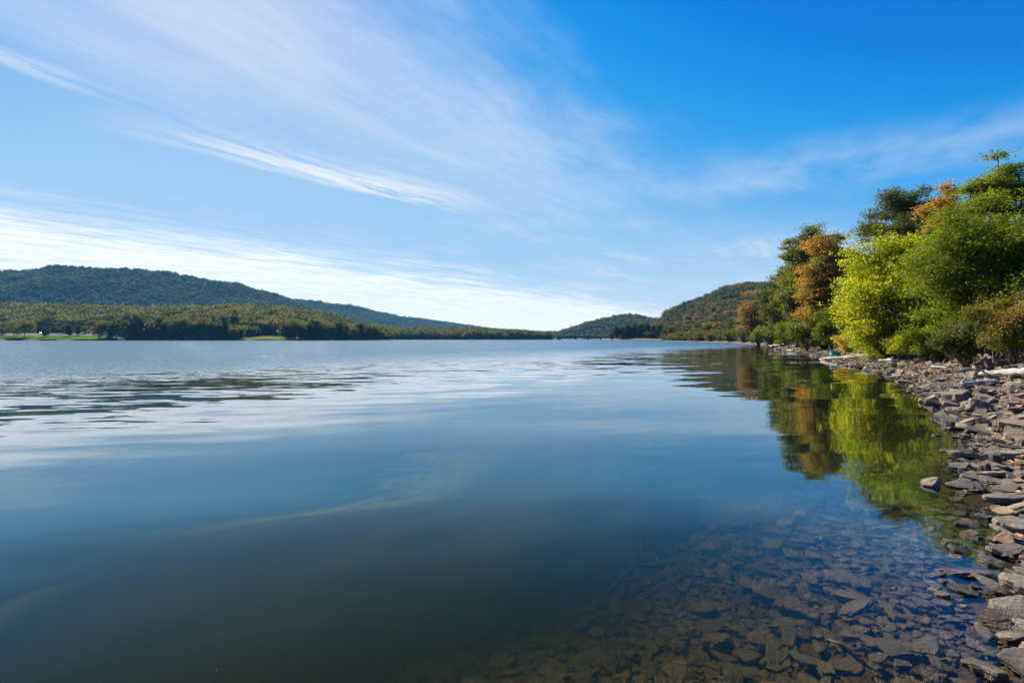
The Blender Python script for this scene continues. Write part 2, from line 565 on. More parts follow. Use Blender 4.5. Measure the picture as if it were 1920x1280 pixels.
# (labels that several alike things would share get the order from the left at the very end of the script)
# park lawn, its road and the meadow across the lake: sheets draped on the slope
def drape(name, x0, x1, fy0, fy1, m, lift, nx=60, ny=14):
    u = np.linspace(x0, x1, nx)
    rows = []
    for k in np.linspace(0, 1, ny):
        yy = fy0(u) * (1 - k) + fy1(u) * k
        rows.append(np.stack([u, yy, land(u, yy) + lift], 1))
    V = np.vstack(rows)
    i, j = np.meshgrid(np.arange(nx - 1), np.arange(ny - 1))
    F = np.stack([j * nx + i, j * nx + i + 1, (j + 1) * nx + i + 1, (j + 1) * nx + i], -1).reshape(-1, 4)
    return tag(obj(name, fast_mesh(name, V, F, m, smooth=True)), kind='structure')


m_lawn = plain('mown_grass', (0.085, 0.145, 0.012), 1.0, 0.0, 0.3, 0.08)
m_meadow = plain('rough_grass', (0.14, 0.155, 0.032), 1.0, 0.0, 0.35, 0.12)
m_road = plain('pale_asphalt', (0.20, 0.19, 0.19), 1.0, 0.0, 0.12, 0.3)
sh_y = lambda u: np.interp(u, [-1600, -900, -520, -390, -300, -225], [300, 470, 500, 500, 516, 520])
drape('lawn', -900, -392, lambda u: sh_y(u) + 4, lambda u: sh_y(u) + 112 + 0 * u, m_lawn, 0.28)
drape('road', -900, -408, lambda u: sh_y(u) + 52, lambda u: sh_y(u) + 84, m_road, 0.42)
drape('meadow', -283, -232, lambda u: sh_y(u) + 3, lambda u: sh_y(u) + 58 + 0 * u, m_meadow, 0.28, 20, 10)

# ----------------------------------------------------------------- stones
def stone_shape(seed, n=5, slab=0.3, chunky=False):
    """a split shale slab about one unit long: straight broken sides with chipped corners, layered edge, slightly uneven top"""
    r = np.random.default_rng(seed)
    a = np.sort((np.arange(n) + r.uniform(-0.36, 0.36, n)) / n * 2 * math.pi)
    e = r.uniform(0.75, 1.0) if chunky else r.uniform(0.5, 0.85)
    rr = r.uniform(0.36, 0.56, n)
    cx_, cy_ = np.cos(a) * rr, np.sin(a) * rr * e
    X, Y = [], []
    for k in range(n):                                      # chip each corner and break each side
        k2 = (k + 1) % n
        for f_ in (r.uniform(0.08, 0.2), r.uniform(0.4, 0.6), r.uniform(0.8, 0.93)):
            j_ = r.normal(0, 0.016, 2)
            X.append(cx_[k] + (cx_[k2] - cx_[k]) * f_ + j_[0]); Y.append(cy_[k] + (cy_[k2] - cy_[k]) * f_ + j_[1])
    X, Y = np.array(X), np.array(Y)
    N = 3 * n
    tl = r.uniform(-0.16, 0.16, 2) * slab * 2
    rings = []
    st = r.uniform(0.4, 0.7)
    for k, (zz, s_) in enumerate(((0.0, 0.90), (slab * st, 1.0), (slab * (st + 0.03), 0.965), (slab * 0.94, 0.94), (slab, 0.84))):
        jx, jy = r.normal(0, 0.012, N), r.normal(0, 0.012, N)
        zj = zz + (X * tl[0] + Y * tl[1]) * (zz / slab) + r.normal(0, 0.03, N) * slab * (k > 0)
        rings.append(np.stack([X * s_ + jx, Y * s_ + jy, zj], 1))
    V = np.vstack(rings + [[[X.mean(), Y.mean(), slab * 1.02 + r.normal(0, 0.01)]], [[0, 0, 0]]])
    F = []
    for k in range(4):
        for i in range(N):
            i2 = (i + 1) % N
            F += [(k * N + i, k * N + i2, (k + 1) * N + i2), (k * N + i, (k + 1) * N + i2, (k + 1) * N + i)]
    for i in range(N):
        F += [(4 * N + i, 4 * N + (i + 1) % N, 5 * N), ((i + 1) % N, i, 5 * N + 1)]
    return V, np.array(F)


def stone_mat(name, attr):
    m, t = mat(name)
    g = t.n('ShaderNodeNewGeometry')
    P = g.outputs['Position']
    if attr:
        f = t.n('ShaderNodeAttribute', attribute_name='tint').outputs['Fac']
    else:
        f = t.n('ShaderNodeAttribute', attribute_type='OBJECT', attribute_name='tone').outputs['Fac']
    n1 = t.noise(P, 5.0, 5.0, 0.65).outputs[0]
    n2 = t.noise(P, 34.0, 6.0, 0.7).outputs[0]
    n3 = t.noise(P, 150.0, 3.0).outputs[0]
    base = t.ramp(f, [(0.0, (0.09, 0.077, 0.066)), (0.3, (0.145, 0.122, 0.10)), (0.55, (0.21, 0.172, 0.135)), (0.8, (0.29, 0.235, 0.175)), (0.92, (0.30, 0.215, 0.13)), (1.0, (0.25, 0.145, 0.09))])
    mott = t.m('ADD', t.m('MULTIPLY', n1, 0.5), t.m('MULTIPLY', n2, 0.5))
    base = t.mix(1.0, base, t.ramp(mott, [(0.3, (0.44, 0.41, 0.37)), (0.5, (0.96, 0.93, 0.84)), (0.7, (1.42, 1.30, 1.10))]), 'MULTIPLY')
    pz = t.m('ADD', t.sep(P)[2], t.m('MULTIPLY', t.m('SUBTRACT', n1, 0.5), 0.05))
    wetc = t.mix(1.0, base, (0.42, 0.40, 0.38), 'MULTIPLY')
    silt = t.mix(0.68, t.mix(1.0, base, (0.55, 0.40, 0.18), 'MULTIPLY'), t.ramp(n1, [(0.3, (0.068, 0.051, 0.015)), (0.7, (0.135, 0.098, 0.030))]))
    c = t.mix(t.ss(pz, 0.015, 0.05), wetc, base)
    c = t.mix(t.ss(pz, -0.05, -0.005), silt, c)
    rough = t.ss(pz, 0.015, 0.05, 0.22, 0.82)
    lay = t.n('ShaderNodeMapping'); lay.inputs['Scale'].default_value = (4, 4, 60)
    t.link(P, lay.inputs['Vector'])
    n4 = t.noise(lay.outputs[0], 1.0, 4.0, 0.6).outputs[0]
    h = t.m('ADD', t.m('ADD', t.m('MULTIPLY', n2, 1.0), t.m('MULTIPLY', n3, 0.25)), t.m('MULTIPLY', n4, 0.9))
    finish(t, principled(t, c, rough, 0.4, bump(t, h, 0.02)))
    return m


m_stone = stone_mat('shale', False)
m_stones = stone_mat('shale_loose', True)
SLABS = [stone_shape(100 + k, n=4 + k % 3, slab=(0.08, 0.12, 0.16, 0.10)[k % 4]) for k in range(12)]
BLOCKS = [stone_shape(200 + k, n=4 + k % 2, slab=(0.26, 0.40, 0.22)[k % 3], chunky=True) for k in range(6)]
SHAPES = SLABS + BLOCKS
stone_me = [fast_mesh('stone', v, f, m_stone) for v, f in SHAPES]


def rot_mat(rx, ry, rz):
    return np.array(Euler((rx, ry, rz)).to_matrix())


# hand-placed stones: (px, py, length m, depth ratio, height ratio, turn, tilt x, tilt y, shape, lift, label)
NAMED = [
    (1795, 757, 0.74, 1.0, 1.15, 20, 0, 0, 13, -0.03, 'big square grey boulder at the waterline below the driftwood logs'),
    (1806, 1082, 0.47, 0.75, 0.9, 8, -14, 3, 2, -0.01, 'flat slab with a pale clean-cut top standing out of the shallows'),
    (1893, 1150, 0.46, 0.85, 1.2, 24, 10, -14, 9, 0.0, 'large pale slab tilted up out of the water at the picture edge'),
    (1842, 1272, 0.27, 0.8, 1.2, 70, 5, 12, 5, 0.04, 'pointed dark stone with a pale sunlit flank in the shallow water'),
    (1862, 905, 0.40, 0.85, 1.0, -30, 6, 10, 2, -0.02, 'wet glinting slab reaching furthest into the reflection of the green tree'),
    (1890, 862, 0.62, 0.6, 1.6, 4, 0, 2, 1, 0.0, 'long tan slab with a straight shadowed front edge on the bank'),
    (1783, 818, 0.40, 0.7, 0.6, -15, 0, 0, 3, -0.05, 'lone low slab just breaking the green reflection off the bank'),
    (1822, 812, 0.62, 0.7, 0.9, 35, 14, -8, 6, 0.02, 'dark slab leaning over the water beside a boulder'),
    (1845, 826, 0.40, 0.9, 1.1, 10, 0, 16, 10, 0.0, 'stone split into one pale and one black face at the waterline'),
    (1900, 996, 0.42, 0.8, 1.1, 0, 12, 0, 2, 0.02, 'rounded slab with a black hollow under its pale rim'),
    (1812, 1030, 0.24, 0.7, 1.0, 25, 5, 0, 12, -0.02, 'small rounded pale stone among the wet slabs'),
    (1783, 1028, 0.17, 0.9, 1.1, -30, 4, 15, 13, -0.01, 'small glinting stone next to a rounded pale one in the shallows'),
    (1860, 1065, 0.32, 0.8, 1.2, -20, 12, 14, 6, 0.0, 'dark faceted stone against the pale flat-topped slab'),
    (1890, 940, 0.72, 0.42, 0.9, 12, 2, 4, 4, 0.02, 'long narrow slab lying beside the orange fallen leaves'),
    (1745, 703, 0.95, 0.8, 1.0, 18, 6, 4, 6, 0.0, 'broad pale slab in the middle of the stony bank'),
    (1765, 715, 0.85, 0.7, 1.0, -12, 5, -6, 10, 0.0, 'broad tilted slab lower on the stony bank'),
    (1850, 735, 0.95, 0.7, 0.9, 25, 12, 0, 2, 0.0, 'wide grey slab propped up behind the square boulder'),
    (1880, 800, 0.45, 0.9, 1.0, 30, 0, 14, 2, 0.0, 'pale wedge-shaped stone with one dark side amid flat slabs'),
    (1905, 770, 0.90, 0.35, 0.8, 28, 4, 2, 8, 0.03, 'long narrow grey slab slanting across the bank'),
    (1920, 745, 0.75, 0.32, 0.9, 30, 0, 5, 3, 0.03, 'long yellowish slab slanting across the upper bank'),
    (1590, 1250, 0.26, 0.75, 0.9, 10, 3, 0, 1, 0.0, 'large ribbed slab on the lake bed near the bottom edge'),
    (1617, 1226, 0.10, 0.7, 1.2, -35, 8, 20, 12, 0.02, 'small yellowish stone propped on the ribbed slab under water'),
    (1548, 1272, 0.12, 0.9, 1.0, 80, 0, 0, 13, 0.02, 'rounded yellow stone under water at the bottom edge'),
    (1250, 1062, 0.52, 0.32, 0.7, 12, 0, 0, 1, 0.02, 'long pale slab deep under the murky water'),
    (1450, 1052, 0.17, 0.7, 0.6, 5, 0, 0, 0, 0.01, 'diamond-shaped light brown slab on the lake bed'),
    (1395, 1160, 0.14, 0.8, 0.7, 60, 4, 0, 13, 0.01, 'rounded brown stone in the middle of the lake bed slabs'),
    (870, 1252, 0.26, 0.8, 0.8, 20, 0, 0, 2, 0.02, 'dim broad slab deepest in the murky green water'),
    (1640, 1010, 0.40, 0.4, 0.7, -8, 0, 0, 7, 0.01, 'long sunken slab below the edge of the tree reflection'),
]
taken = []          # (x, y, radius) of stones already lying there


PALE = {1, 2, 3, 5, 14, 16, 17, 20}


def put_stone(x, y, z, size, ey, ez, rz, rx, ry, shape, label, group=None, tone=0.4):
    o = obj('stone', stone_me[shape], loc=(x, y, z), rot=(R(rx), R(ry), R(rz)), scale=(size, size * ey, size * ez))
    o['tone'] = tone
    taken.append((x, y, size * 0.42))
    return tag(o, label, 'stone', group)


for px, py, size, ey, ez, rz, rx, ry, shp, lift, lab in NAMED:
    tone = 0.9 if 'yellow' in lab else 0.78 if 'pale' in lab or 'tan ' in lab or 'light' in lab else 0.15 if 'dark' in lab else 0.45
    p = on_ground(px, py)
    put_stone(p.x, p.y, p.z + lift - 0.03 * size, size, ey, ez, rz, rx, ry, shp, lab, None, tone)

# candidates all along the bank and the shallow bed, biggest first; the 300 that show largest are things of their own
cand = []
def scatter(n, lo, hi, rfun, dmin, dmax, zone):
    r = np.random.default_rng(1000 + len(cand))
    ys = np.exp(r.uniform(math.log(lo), math.log(hi), n))
    A = np.array(RIGHT)
    sx = np.interp(ys, A[:, 1], A[:, 0])
    off = r.uniform(dmin, dmax, n)
    xs = sx + off * 1.25
    d = shore_d(xs, ys)
    dist = np.hypot(xs, ys)
    for x, y, dd, D in zip(xs, ys, d, dist):
        if abs(x / y) > 1.16: continue
        cand.append((x, y, dd, rfun(D, dd, r), zone))


scatter(7500, 2.2, 75, lambda D, d, r: float(np.clip(r.lognormal(-1.15, 0.42), 0.12, 0.50 if D < 9 else 0.8)) * (0.60 if D < 6 else 0.68 if D < 10 else 0.78), -0.25, 4.2, 'dry')
scatter(6500, 2.1, 40, lambda D, d, r: float(np.clip(r.lognormal(-2.35, 0.50), 0.035, 0.40)), -0.3, 4.4, 'dry')
scatter(3200, 25, 120, lambda D, d, r: float(np.clip(r.lognormal(-1.5, 0.4), 0.1, 0.5)), -0.3, 4.2, 'dry')
scatter(6000, 2.1, 13, lambda D, d, r: float(np.clip(r.lognormal(-2.3, 0.42), 0.04, 0.30)), -4.6, 0.0, 'wet')
scatter(9000, 2.1, 9, lambda D, d, r: float(np.clip(r.lognormal(-2.9, 0.35), 0.03, 0.12)), -4.4, 0.1, 'wet')
cand.sort(key=lambda c: -c[3])
cell = {}
def blocked(x, y, rad_):
    gx, gy = int(x // 0.6), int(y // 0.6)
    for a in (-1, 0, 1):
        for b in (-1, 0, 1):
            for (X, Y, r_) in cell.get((gx + a, gy + b), ()):
                if (X - x) ** 2 + (Y - y) ** 2 < (r_ + rad_) ** 2: return True
    return False
def claim(x, y, r_): cell.setdefault((int(x // 0.6), int(y // 0.6)), []).append((x, y, r_))
for k in taken: claim(*k)
laid = []
r = np.random.default_rng(77)
cz = land(np.array([c[0] for c in cand]), np.array([c[1] for c in cand]))
for (x, y, d, s, zone), zg in zip(cand, cz):
    q_ = 0.21 if zone == 'wet' else 0.25
    if blocked(x, y, s * q_): continue
    claim(x, y, s * q_)
    chunk = r.random() < (0.04 if y < 6 else 0.10)
    shp = int(r.integers(12, 18)) if chunk else int(r.integers(0, 12))
    tilt = r.normal(0, 14, 2)
    e = (s, s * r.uniform(0.7, 1.15), s * r.uniform(0.6, 1.15))
    if zone == 'wet': tilt *= 0.5
    rz = r.normal(20, 45)
    laid.append((x, y, zg + (0.02 if zone == 'wet' else 0.0) - 0.05 * s + r.uniform(0, 0.22) * s, e, (tilt[0] + 5, tilt[1] - 4, rz), shp, r.random(), d, zone))


def screen(x, y): return 960 + FPX * x / y, HOR + FPX * CAM_H / y
def stone_label(x, y, d, e, ro, shp, tone, zone):
    hue = 'dark' if tone < 0.2 else 'grey' if tone < 0.5 else 'tan' if tone < 0.86 else 'rusty'
    ratio = e[1] / e[0]
    sort = 'blocky stone' if shp >= 12 else 'long slab' if ratio < 0.7 else 'broad slab'
    size = e[0] / y
    big = 'large ' if size > 0.055 else 'small ' if size < 0.028 else ''
    tilt = 'tilted up' if abs(ro[0]) + abs(ro[1]) > 24 else 'lying flat' if abs(ro[0]) + abs(ro[1]) < 12 else 'lying'
    px, py = screen(x, y)
    if zone == 'wet':
        where = ('under water beside the sunken ribbed slab' if py > 1190 and px > 1480 else 'under water along the dry bank' if d > -0.7 else
                 'fading into the murky deep water' if d < -1.9 else 'near the thin sunken branch' if px < 1300 else 'on the clear brown lake bed')
        grp = 'stones lying on the lake bed'
    else:
        grp = 'loose shale stones of the bank'
        if d < 0.35:
            where = 'at the waterline by the square boulder' if 8 < y < 15 else 'at the waterline among the nearest slabs' if y <= 5 else 'at the waterline beside the tree reflection' if y <= 8 else 'on the far waterline'
        elif y < 6: where = 'on the bank among orange leaves'
        elif y < 10: where = 'on the bank near the long tan slab'
        elif y < 14: where = 'on the bank below the driftwood logs'
        elif y < 20: where = 'on the bank behind the square boulder'
        elif y < 27: where = 'on the bank below the green shrubs'
        else: where = 'on the bank under the yellow-green tree'
    return f'{big}{hue} {sort} {tilt} {where}', grp


def shows(k):
    x, y, z, e = k[0], k[1], k[2], k[3]
    if y < 1.5 or abs(x / y) > 1.0: return 0
    py = HOR + FPX * (CAM_H - z) / y
    if py > 1290: return 0
    fade = 1.0 if k[8] == 'dry' else math.exp(-1.1 * max(0, -z) * 3)
    return (e[0] / y) ** 2 * fade


laid.sort(key=lambda k: -shows(k))
N_OWN = 300 - len(NAMED)
for x, y, z, e, ro, shp, tn, d, zone in laid[:N_OWN]:
    lab, grp = stone_label(x, y, d, e, ro, shp, tn, zone)
    o = obj('stone', stone_me[shp], loc=(x, y, z), rot=tuple(R(a) for a in ro), scale=e)
    o['tone'] = tn
    tag(o, lab, 'stone', grp)


def joined_stones(name, items, label):
    VV, FF, TT, off = [], [], [], 0
    for x, y, z, e, ro, shp, tn, d, zone in items:
        v, f = SHAPES[shp]
        v = (v * np.array(e)) @ rot_mat(*(R(a) for a in ro)).T + np.array([x, y, z])
        VV.append(v); FF.append(f + off); TT.append(np.full(len(v), tn)); off += len(v)
    o = obj(name, fast_mesh(name, np.vstack(VV), np.vstack(FF), m_stones, np.concatenate(TT)))
    return tag(o, label, 'stones', kind='stuff')


joined_stones('shingle', [k for k in laid[N_OWN:] if k[8] == 'dry'], 'grey-brown shale shingle filling the bank between the larger stones')
joined_stones('lake_bed_stones', [k for k in laid[N_OWN:] if k[8] == 'wet'], 'small brown stones covering the lake bed in the shallows')

# fallen leaves caught between the stones and along the foot of the trees
m_litter, t = mat('fallen_leaf')
f = t.n('ShaderNodeAttribute', attribute_name='tint').outputs['Fac']
finish(t, principled(t, t.ramp(f, [(0.0, (0.20, 0.10, 0.05)), (0.35, (0.38, 0.17, 0.07)), (0.7, (0.50, 0.27, 0.12)), (0.9, (0.55, 0.38, 0.22)), (1.0, (0.45, 0.36, 0.06))]), 0.6, 0.3))
r = np.random.default_rng(5)
n = 15000
ys = np.exp(r.uniform(math.log(2.4), math.log(110), n))
A = np.array(RIGHT)
xs = np.interp(ys, A[:, 1], A[:, 0]) + 1.25 * np.abs(r.normal(1.6, 1.5, n))
clus = wob(xs, ys, 1.1, 21) + 0.6 * wob(xs, ys, 3.3, 22)
dd = shore_d(xs, ys)
keep_ = (dd > 0.15) & ((clus > r.uniform(-0.15, 0.75, n)) | (dd > r.uniform(2.2, 4.5, n)))
xs, ys, dd = xs[keep_], ys[keep_], dd[keep_]
n = len(xs)
zs = land(xs, ys) + r.uniform(0.01, 0.09, n) * np.where(dd < 3.4, 1, 0.3)
a = r.uniform(0, 6.28, n); L = r.uniform(0.025, 0.06, n) * np.where(ys > 18, 1.7, 1.0)
dxy = np.stack([np.cos(a), np.sin(a), r.normal(0, 0.35, n)], 1) * L[:, None]
dyx = np.stack([-np.sin(a), np.cos(a), r.normal(0, 0.35, n)], 1) * (L * 0.55)[:, None]
C = np.stack([xs, ys, zs], 1)
V = np.stack([C - dxy, C - dyx + [0, 0, 0.006], C + dxy, C + dyx + [0, 0, 0.006]], 1).reshape(-1, 3)
k = np.arange(n)[:, None] * 4
F = np.concatenate([k + [[0, 1, 2]], k + [[0, 2, 3]]], 1).reshape(-1, 3)
tag(obj('fallen_leaves', fast_mesh('fallen_leaves', V, F, m_litter, np.repeat(r.random(n), 4))), 'orange and brown fallen leaves strewn between the stones of the bank', 'leaves', kind='stuff')

# ----------------------------------------------------------------- trees
m_bark = plain('bark', (0.10, 0.078, 0.06), 0.9, 0.15, 0.4, 7.0)
m_bark_pale = plain('pale_bark', (0.30, 0.27, 0.235), 0.85, 0.2, 0.3, 7.0)
G = lambda *s: list(s)
PAL = {
    'lime': foliage('leaf_yellow_green', G((0.0, (0.062, 0.078, 0.005)), (0.35, (0.145, 0.150, 0.007)), (0.7, (0.26, 0.235, 0.009)), (1.0, (0.36, 0.28, 0.015))), 0.60, 0.22, 0.42, 0.5, 0.0),
    'green': foliage('leaf_fresh_green', G((0.0, (0.028, 0.042, 0.004)), (0.4, (0.072, 0.088, 0.006)), (0.75, (0.145, 0.145, 0.008)), (1.0, (0.24, 0.19, 0.013))), 0.55, 0.2, 0.45, 0.5, 0.0),
    'dark': foliage('leaf_deep_green', G((0.0, (0.022, 0.028, 0.004)), (0.5, (0.052, 0.060, 0.006)), (1.0, (0.115, 0.105, 0.009))), 0.36, 0.3, 0.5, 0.4, 0.0),
    'olive': foliage('leaf_olive', G((0.0, (0.032, 0.042, 0.007)), (0.5, (0.080, 0.088, 0.010)), (0.8, (0.135, 0.12, 0.018)), (1.0, (0.22, 0.14, 0.03))), 0.42, 0.35, 0.45, 0.35, 0.0),
    'rust': foliage('leaf_rust', G((0.0, (0.07, 0.075, 0.016)), (0.25, (0.15, 0.088, 0.020)), (0.55, (0.27, 0.115, 0.028)), (0.85, (0.31, 0.14, 0.045)), (1.0, (0.34, 0.20, 0.06))), 0.40, 0.25, 0.55, 0.45, 0.0),
    'red': foliage('leaf_red_brown', G((0.0, (0.06, 0.055, 0.02)), (0.3, (0.12, 0.065, 0.03)), (0.65, (0.22, 0.075, 0.04)), (1.0, (0.30, 0.13, 0.05))), 0.36, 0.25, 0.55, 0.6, 0.0),
    'russet': foliage('leaf_russet', G((0.0, (0.035, 0.042, 0.010)), (0.30, (0.085, 0.068, 0.016)), (0.5, (0.16, 0.075, 0.028)), (1.0, (0.27, 0.10, 0.045))), 0.40, 0.2, 0.5, 0.9, 0.0),
    'gold': foliage('leaf_gold', G((0.0, (0.15, 0.13, 0.02)), (0.5, (0.32, 0.21, 0.03)), (1.0, (0.42, 0.18, 0.05))), 0.45, 0.3, 0.5, 0.6, 0.0),
    # for woods seen from far: colour differs from tree to tree
    'hillside': foliage('leaf_hill_wood', G((0.0, (0.010, 0.021, 0.008)), (0.40, (0.022, 0.040, 0.011)), (0.68, (0.046, 0.062, 0.013)), (0.88, (0.085, 0.068, 0.018)), (1.0, (0.13, 0.065, 0.022))), 0.25, 0.15, 0.7, 0.10, 0.55),
    'autumn': foliage('leaf_autumn_wood', G((0.0, (0.014, 0.026, 0.009)), (0.35, (0.028, 0.042, 0.011)), (0.58, (0.055, 0.06, 0.014)), (0.76, (0.12, 0.078, 0.02)), (1.0, (0.18, 0.075, 0.026))), 0.28, 0.15, 0.7, 0.12, 0.6),
    'lowland': foliage('leaf_lowland_wood', G((0.0, (0.012, 0.020, 0.006)), (0.3, (0.026, 0.036, 0.008)), (0.6, (0.062, 0.072, 0.013)), (0.85, (0.105, 0.095, 0.018)), (1.0, (0.16, 0.085, 0.028))), 0.32, 0.1, 0.7, 0.12, 0.6),
    'far_gold': foliage('leaf_far_gold', G((0.0, (0.045, 0.045, 0.008)), (0.5, (0.095, 0.075, 0.012)), (1.0, (0.14, 0.09, 0.018))), 0.3, 0.1, 0.7, 0.2, 0.1),
    'far_lime': foliage('leaf_far_lime', G((0.0, (0.026, 0.038, 0.006)), (0.5, (0.06, 0.072, 0.009)), (1.0, (0.10, 0.10, 0.012))), 0.3, 0.1, 0.7, 0.2, 0.1),
    'far_red': foliage('leaf_far_red', G((0.0, (0.04, 0.026, 0.010)), (0.5, (0.095, 0.035, 0.014)), (1.0, (0.13, 0.05, 0.02))), 0.3, 0.1, 0.7, 0.2, 0.1),
    'shade': foliage('leaf_dark_shore', G((0.0, (0.008, 0.015, 0.006)), (0.5, (0.016, 0.026, 0.008)), (0.85, (0.034, 0.044, 0.011)), (1.0, (0.07, 0.068, 0.016))), 0.28, 0.15, 0.7, 0.15, 0.5),
}


def leaf_cloud(centres, radii, n, length, aspect, r, up=0.35, droop=0.0, flat=0.75, tint_c=0.5):
    """n leaves spread through clumps; each leaf a folded rhombus of two triangles"""
    K = len(centres)
    wgt = radii ** 2; wgt /= wgt.sum()
    ns = max(K, n // 13)                                    # sprigs inside the clumps
    si = r.choice(K, ns, p=wgt)
    so = r.normal(0, 0.46, (ns, 3)) * radii[si][:, None]
    so[:, 2] *= flat
    S = centres[si] + so
    pick = r.integers(0, ns, n)
    idx = si[pick]
    lo = r.normal(0, 1, (n, 3)) * (length * 1.25)
    lo[:, 2] *= flat * 0.7
    C = S[pick] + lo
    dirn = so[pick] + lo * 1.5
    dirn /= np.linalg.norm(dirn, axis=1)[:, None] + 1e-9
    ax = r.normal(0, 1, (n, 3)) + dirn * 0.7
    ax[:, 2] = ax[:, 2] * 0.5 - droop
    ax /= np.linalg.norm(ax, axis=1)[:, None]
    nm = r.normal(0, 1, (n, 3)) * 0.8 + dirn * 0.5; nm[:, 2] += up * 2
    sd = np.cross(nm, ax); sd /= np.linalg.norm(sd, axis=1)[:, None] + 1e-9
    nn = np.cross(ax, sd)
    L = (length * r.uniform(0.6, 1.3, n))[:, None]
    A = C - ax * L * 0.5; B = C + ax * L * 0.5
    V = np.stack([A, C + sd * L * aspect * 0.5 + nn * L * 0.06, B, C - sd * L * aspect * 0.5 + nn * L * 0.06], 1).reshape(-1, 3)
    k = np.arange(n)[:, None] * 4
    F = np.concatenate([k + [[0, 1, 2]], k + [[0, 2, 3]]], 1).reshape(-1, 3)
    ctint = r.random(K); stint = r.random(ns)
    tint = np.clip(0.4 * ctint[idx] + 0.3 * stint[pick] + 0.3 * r.random(n), 0, 1)
    return V, F, np.repeat(tint, 4)


def limb(mb, a, b, r0, r1, r, sag=0.12, n=5, k=6):
    a, b = np.array(a, float), np.array(b, float)
    L = np.linalg.norm(b - a)
    pts = []
    j = r.normal(0, 0.05 * L, 3)
    for s in np.linspace(0, 1, n):
        p = a + (b - a) * s + j * math.sin(s * math.pi) + np.array([0, 0, sag * L * math.sin(s * math.pi)])
        pts.append(p)
    mb.tube(pts, list(np.linspace(r0, r1, n)), k)
    return pts


def tree_meshes(seed, h, cr, cz, rz, n_leaf, leaf, pal, aspect=0.55, clumps=46, clump_r=0.30, trunk_r=None, lean=(0, 0), up=0.35,
                droop=0.0, flat=0.75, shell=0.55, bark=None, skirt=0.0, twigs=True, top_taper=0.0):
    """cr: crown radius in x and y; cz: crown centre height; rz: crown half height"""
    r = np.random.default_rng(seed)
    trunk_r = trunk_r or h * 0.016
    c0 = np.array([lean[0], lean[1], cz])
    d = r.normal(0, 1, (clumps, 3)); d /= np.linalg.norm(d, axis=1)[:, None]
    q = (shell + (1 - shell) * r.random(clumps)) * r.uniform(0.72, 1.06, clumps)
    C = d * q[:, None]
    if skirt: C[:, 2] -= skirt * np.clip(-C[:, 2], 0, 1)
    zz = C[:, 2]
    taper = 1 - top_taper * np.clip((zz + 1) / 2, 0, 1)
    C = np.stack([C[:, 0] * cr[0] * taper, C[:, 1] * cr[1] * taper, zz * rz], 1) + c0
    C[:, 2] = np.maximum(C[:, 2], 0.25)
    RC = clump_r * min(cr[0], rz) * r.uniform(0.6, 1.35, clumps)
    V, F, T = leaf_cloud(C, RC, n_leaf, leaf, aspect, r, up, droop, flat)
    V[:, 2] = np.maximum(V[:, 2], 0.03)
    crown = fast_mesh('crown', V, F, pal, T)
    mb = MB()
    top = c0 + np.array([0, 0, rz * 0.55])
    pts = limb(mb, (0, 0, -0.3), top, trunk_r, trunk_r * 0.22, r, 0.0, 8, 9)
    trunk = mb.mesh('trunk', bark or m_bark, True)
    branches = None
    if twigs:
        mb = MB()
        for p in C:
            s = np.clip((p[2] - 0.2 * h) / h, 0.15, 0.85) * r.uniform(0.5, 0.9)
            b = np.array(pts[int(s * 7)])
            limb(mb, b, p, trunk_r * 0.46, trunk_r * 0.09, r, 0.07, 5, 5)
        branches = mb.mesh('branches', bark or m_bark, True)
    return trunk, branches, crown


def plant(name, loc, meshes, label=None, cat='tree', group=None, rot=0.0, scale=1.0):
    trunk, branches, crown = meshes
    e = bpy.data.objects.new(name, None)
    e.empty_display_size = 0.5
    e.location, e.rotation_euler, e.scale = loc, (0, 0, rot), (scale,) * 3
    COL.objects.link(e)
    tag(e, label, cat, group)
    if trunk: obj('trunk' if cat == 'tree' else 'stem', trunk, e)
    if branches: tag(obj('branches', branches, e), kind='stuff')
    obj('crown' if cat == 'tree' else 'foliage', crown, e)
    return e


def near_tree(px, Y, top_py, half_px, crown_lo_py, n, leaf, pal, label, cat='tree', name='tree', seed=0, **kw):
    """a tree at depth Y whose crown reaches from crown_lo_py up to top_py and half_px to either side"""
    X = (px - 960) / FPX * Y
    z0 = land1(X, Y)
    top = CAM_H + (HOR - top_py) / FPX * Y - z0
    lo = max(0.05, CAM_H + (HOR - crown_lo_py) / FPX * Y - z0)
    cr = half_px / FPX * Y
    ry = kw.pop('depth', 1.0)
    return plant(name, (X, Y, z0), tree_meshes(seed, top, (cr * 0.98, cr * 0.98 * ry), (top + lo) / 2, (top - lo) / 2 * 0.96, n, leaf, pal, **kw), label, cat)


near_tree(1668, 31, 428, 118, 662, 85000, 0.125, PAL['lime'], 'bright yellow-green leafy tree filling the middle of the bank', seed=1, aspect=0.62, clumps=95, clump_r=0.30, shell=0.55, skirt=0.12, top_taper=0.42, up=0.3)
near_tree(1858, 21.5, 372, 150, 640, 95000, 0.16, PAL['green'], 'broad fresh-green tree with drooping feathery leaf sprays', seed=2, aspect=0.26, clumps=110, clump_r=0.28, droop=0.35, flat=0.55, shell=0.45, up=0.55, top_taper=0.2)
near_tree(1872, 28, 284, 78, 440, 22000, 0.21, PAL['green'], 'tall airy tree rising highest at the edge, leaves pale against sky', seed=3, aspect=0.24, clumps=44, clump_r=0.26, droop=0.2, flat=0.45, shell=0.25, up=0.5, top_taper=0.3)
near_tree(1690, 43, 343, 84, 500, 42000, 0.17, PAL['dark'], 'dark green round-headed tree showing above the yellow-green one', seed=4, aspect=0.4, clumps=62, clump_r=0.24, shell=0.45, flat=0.6)
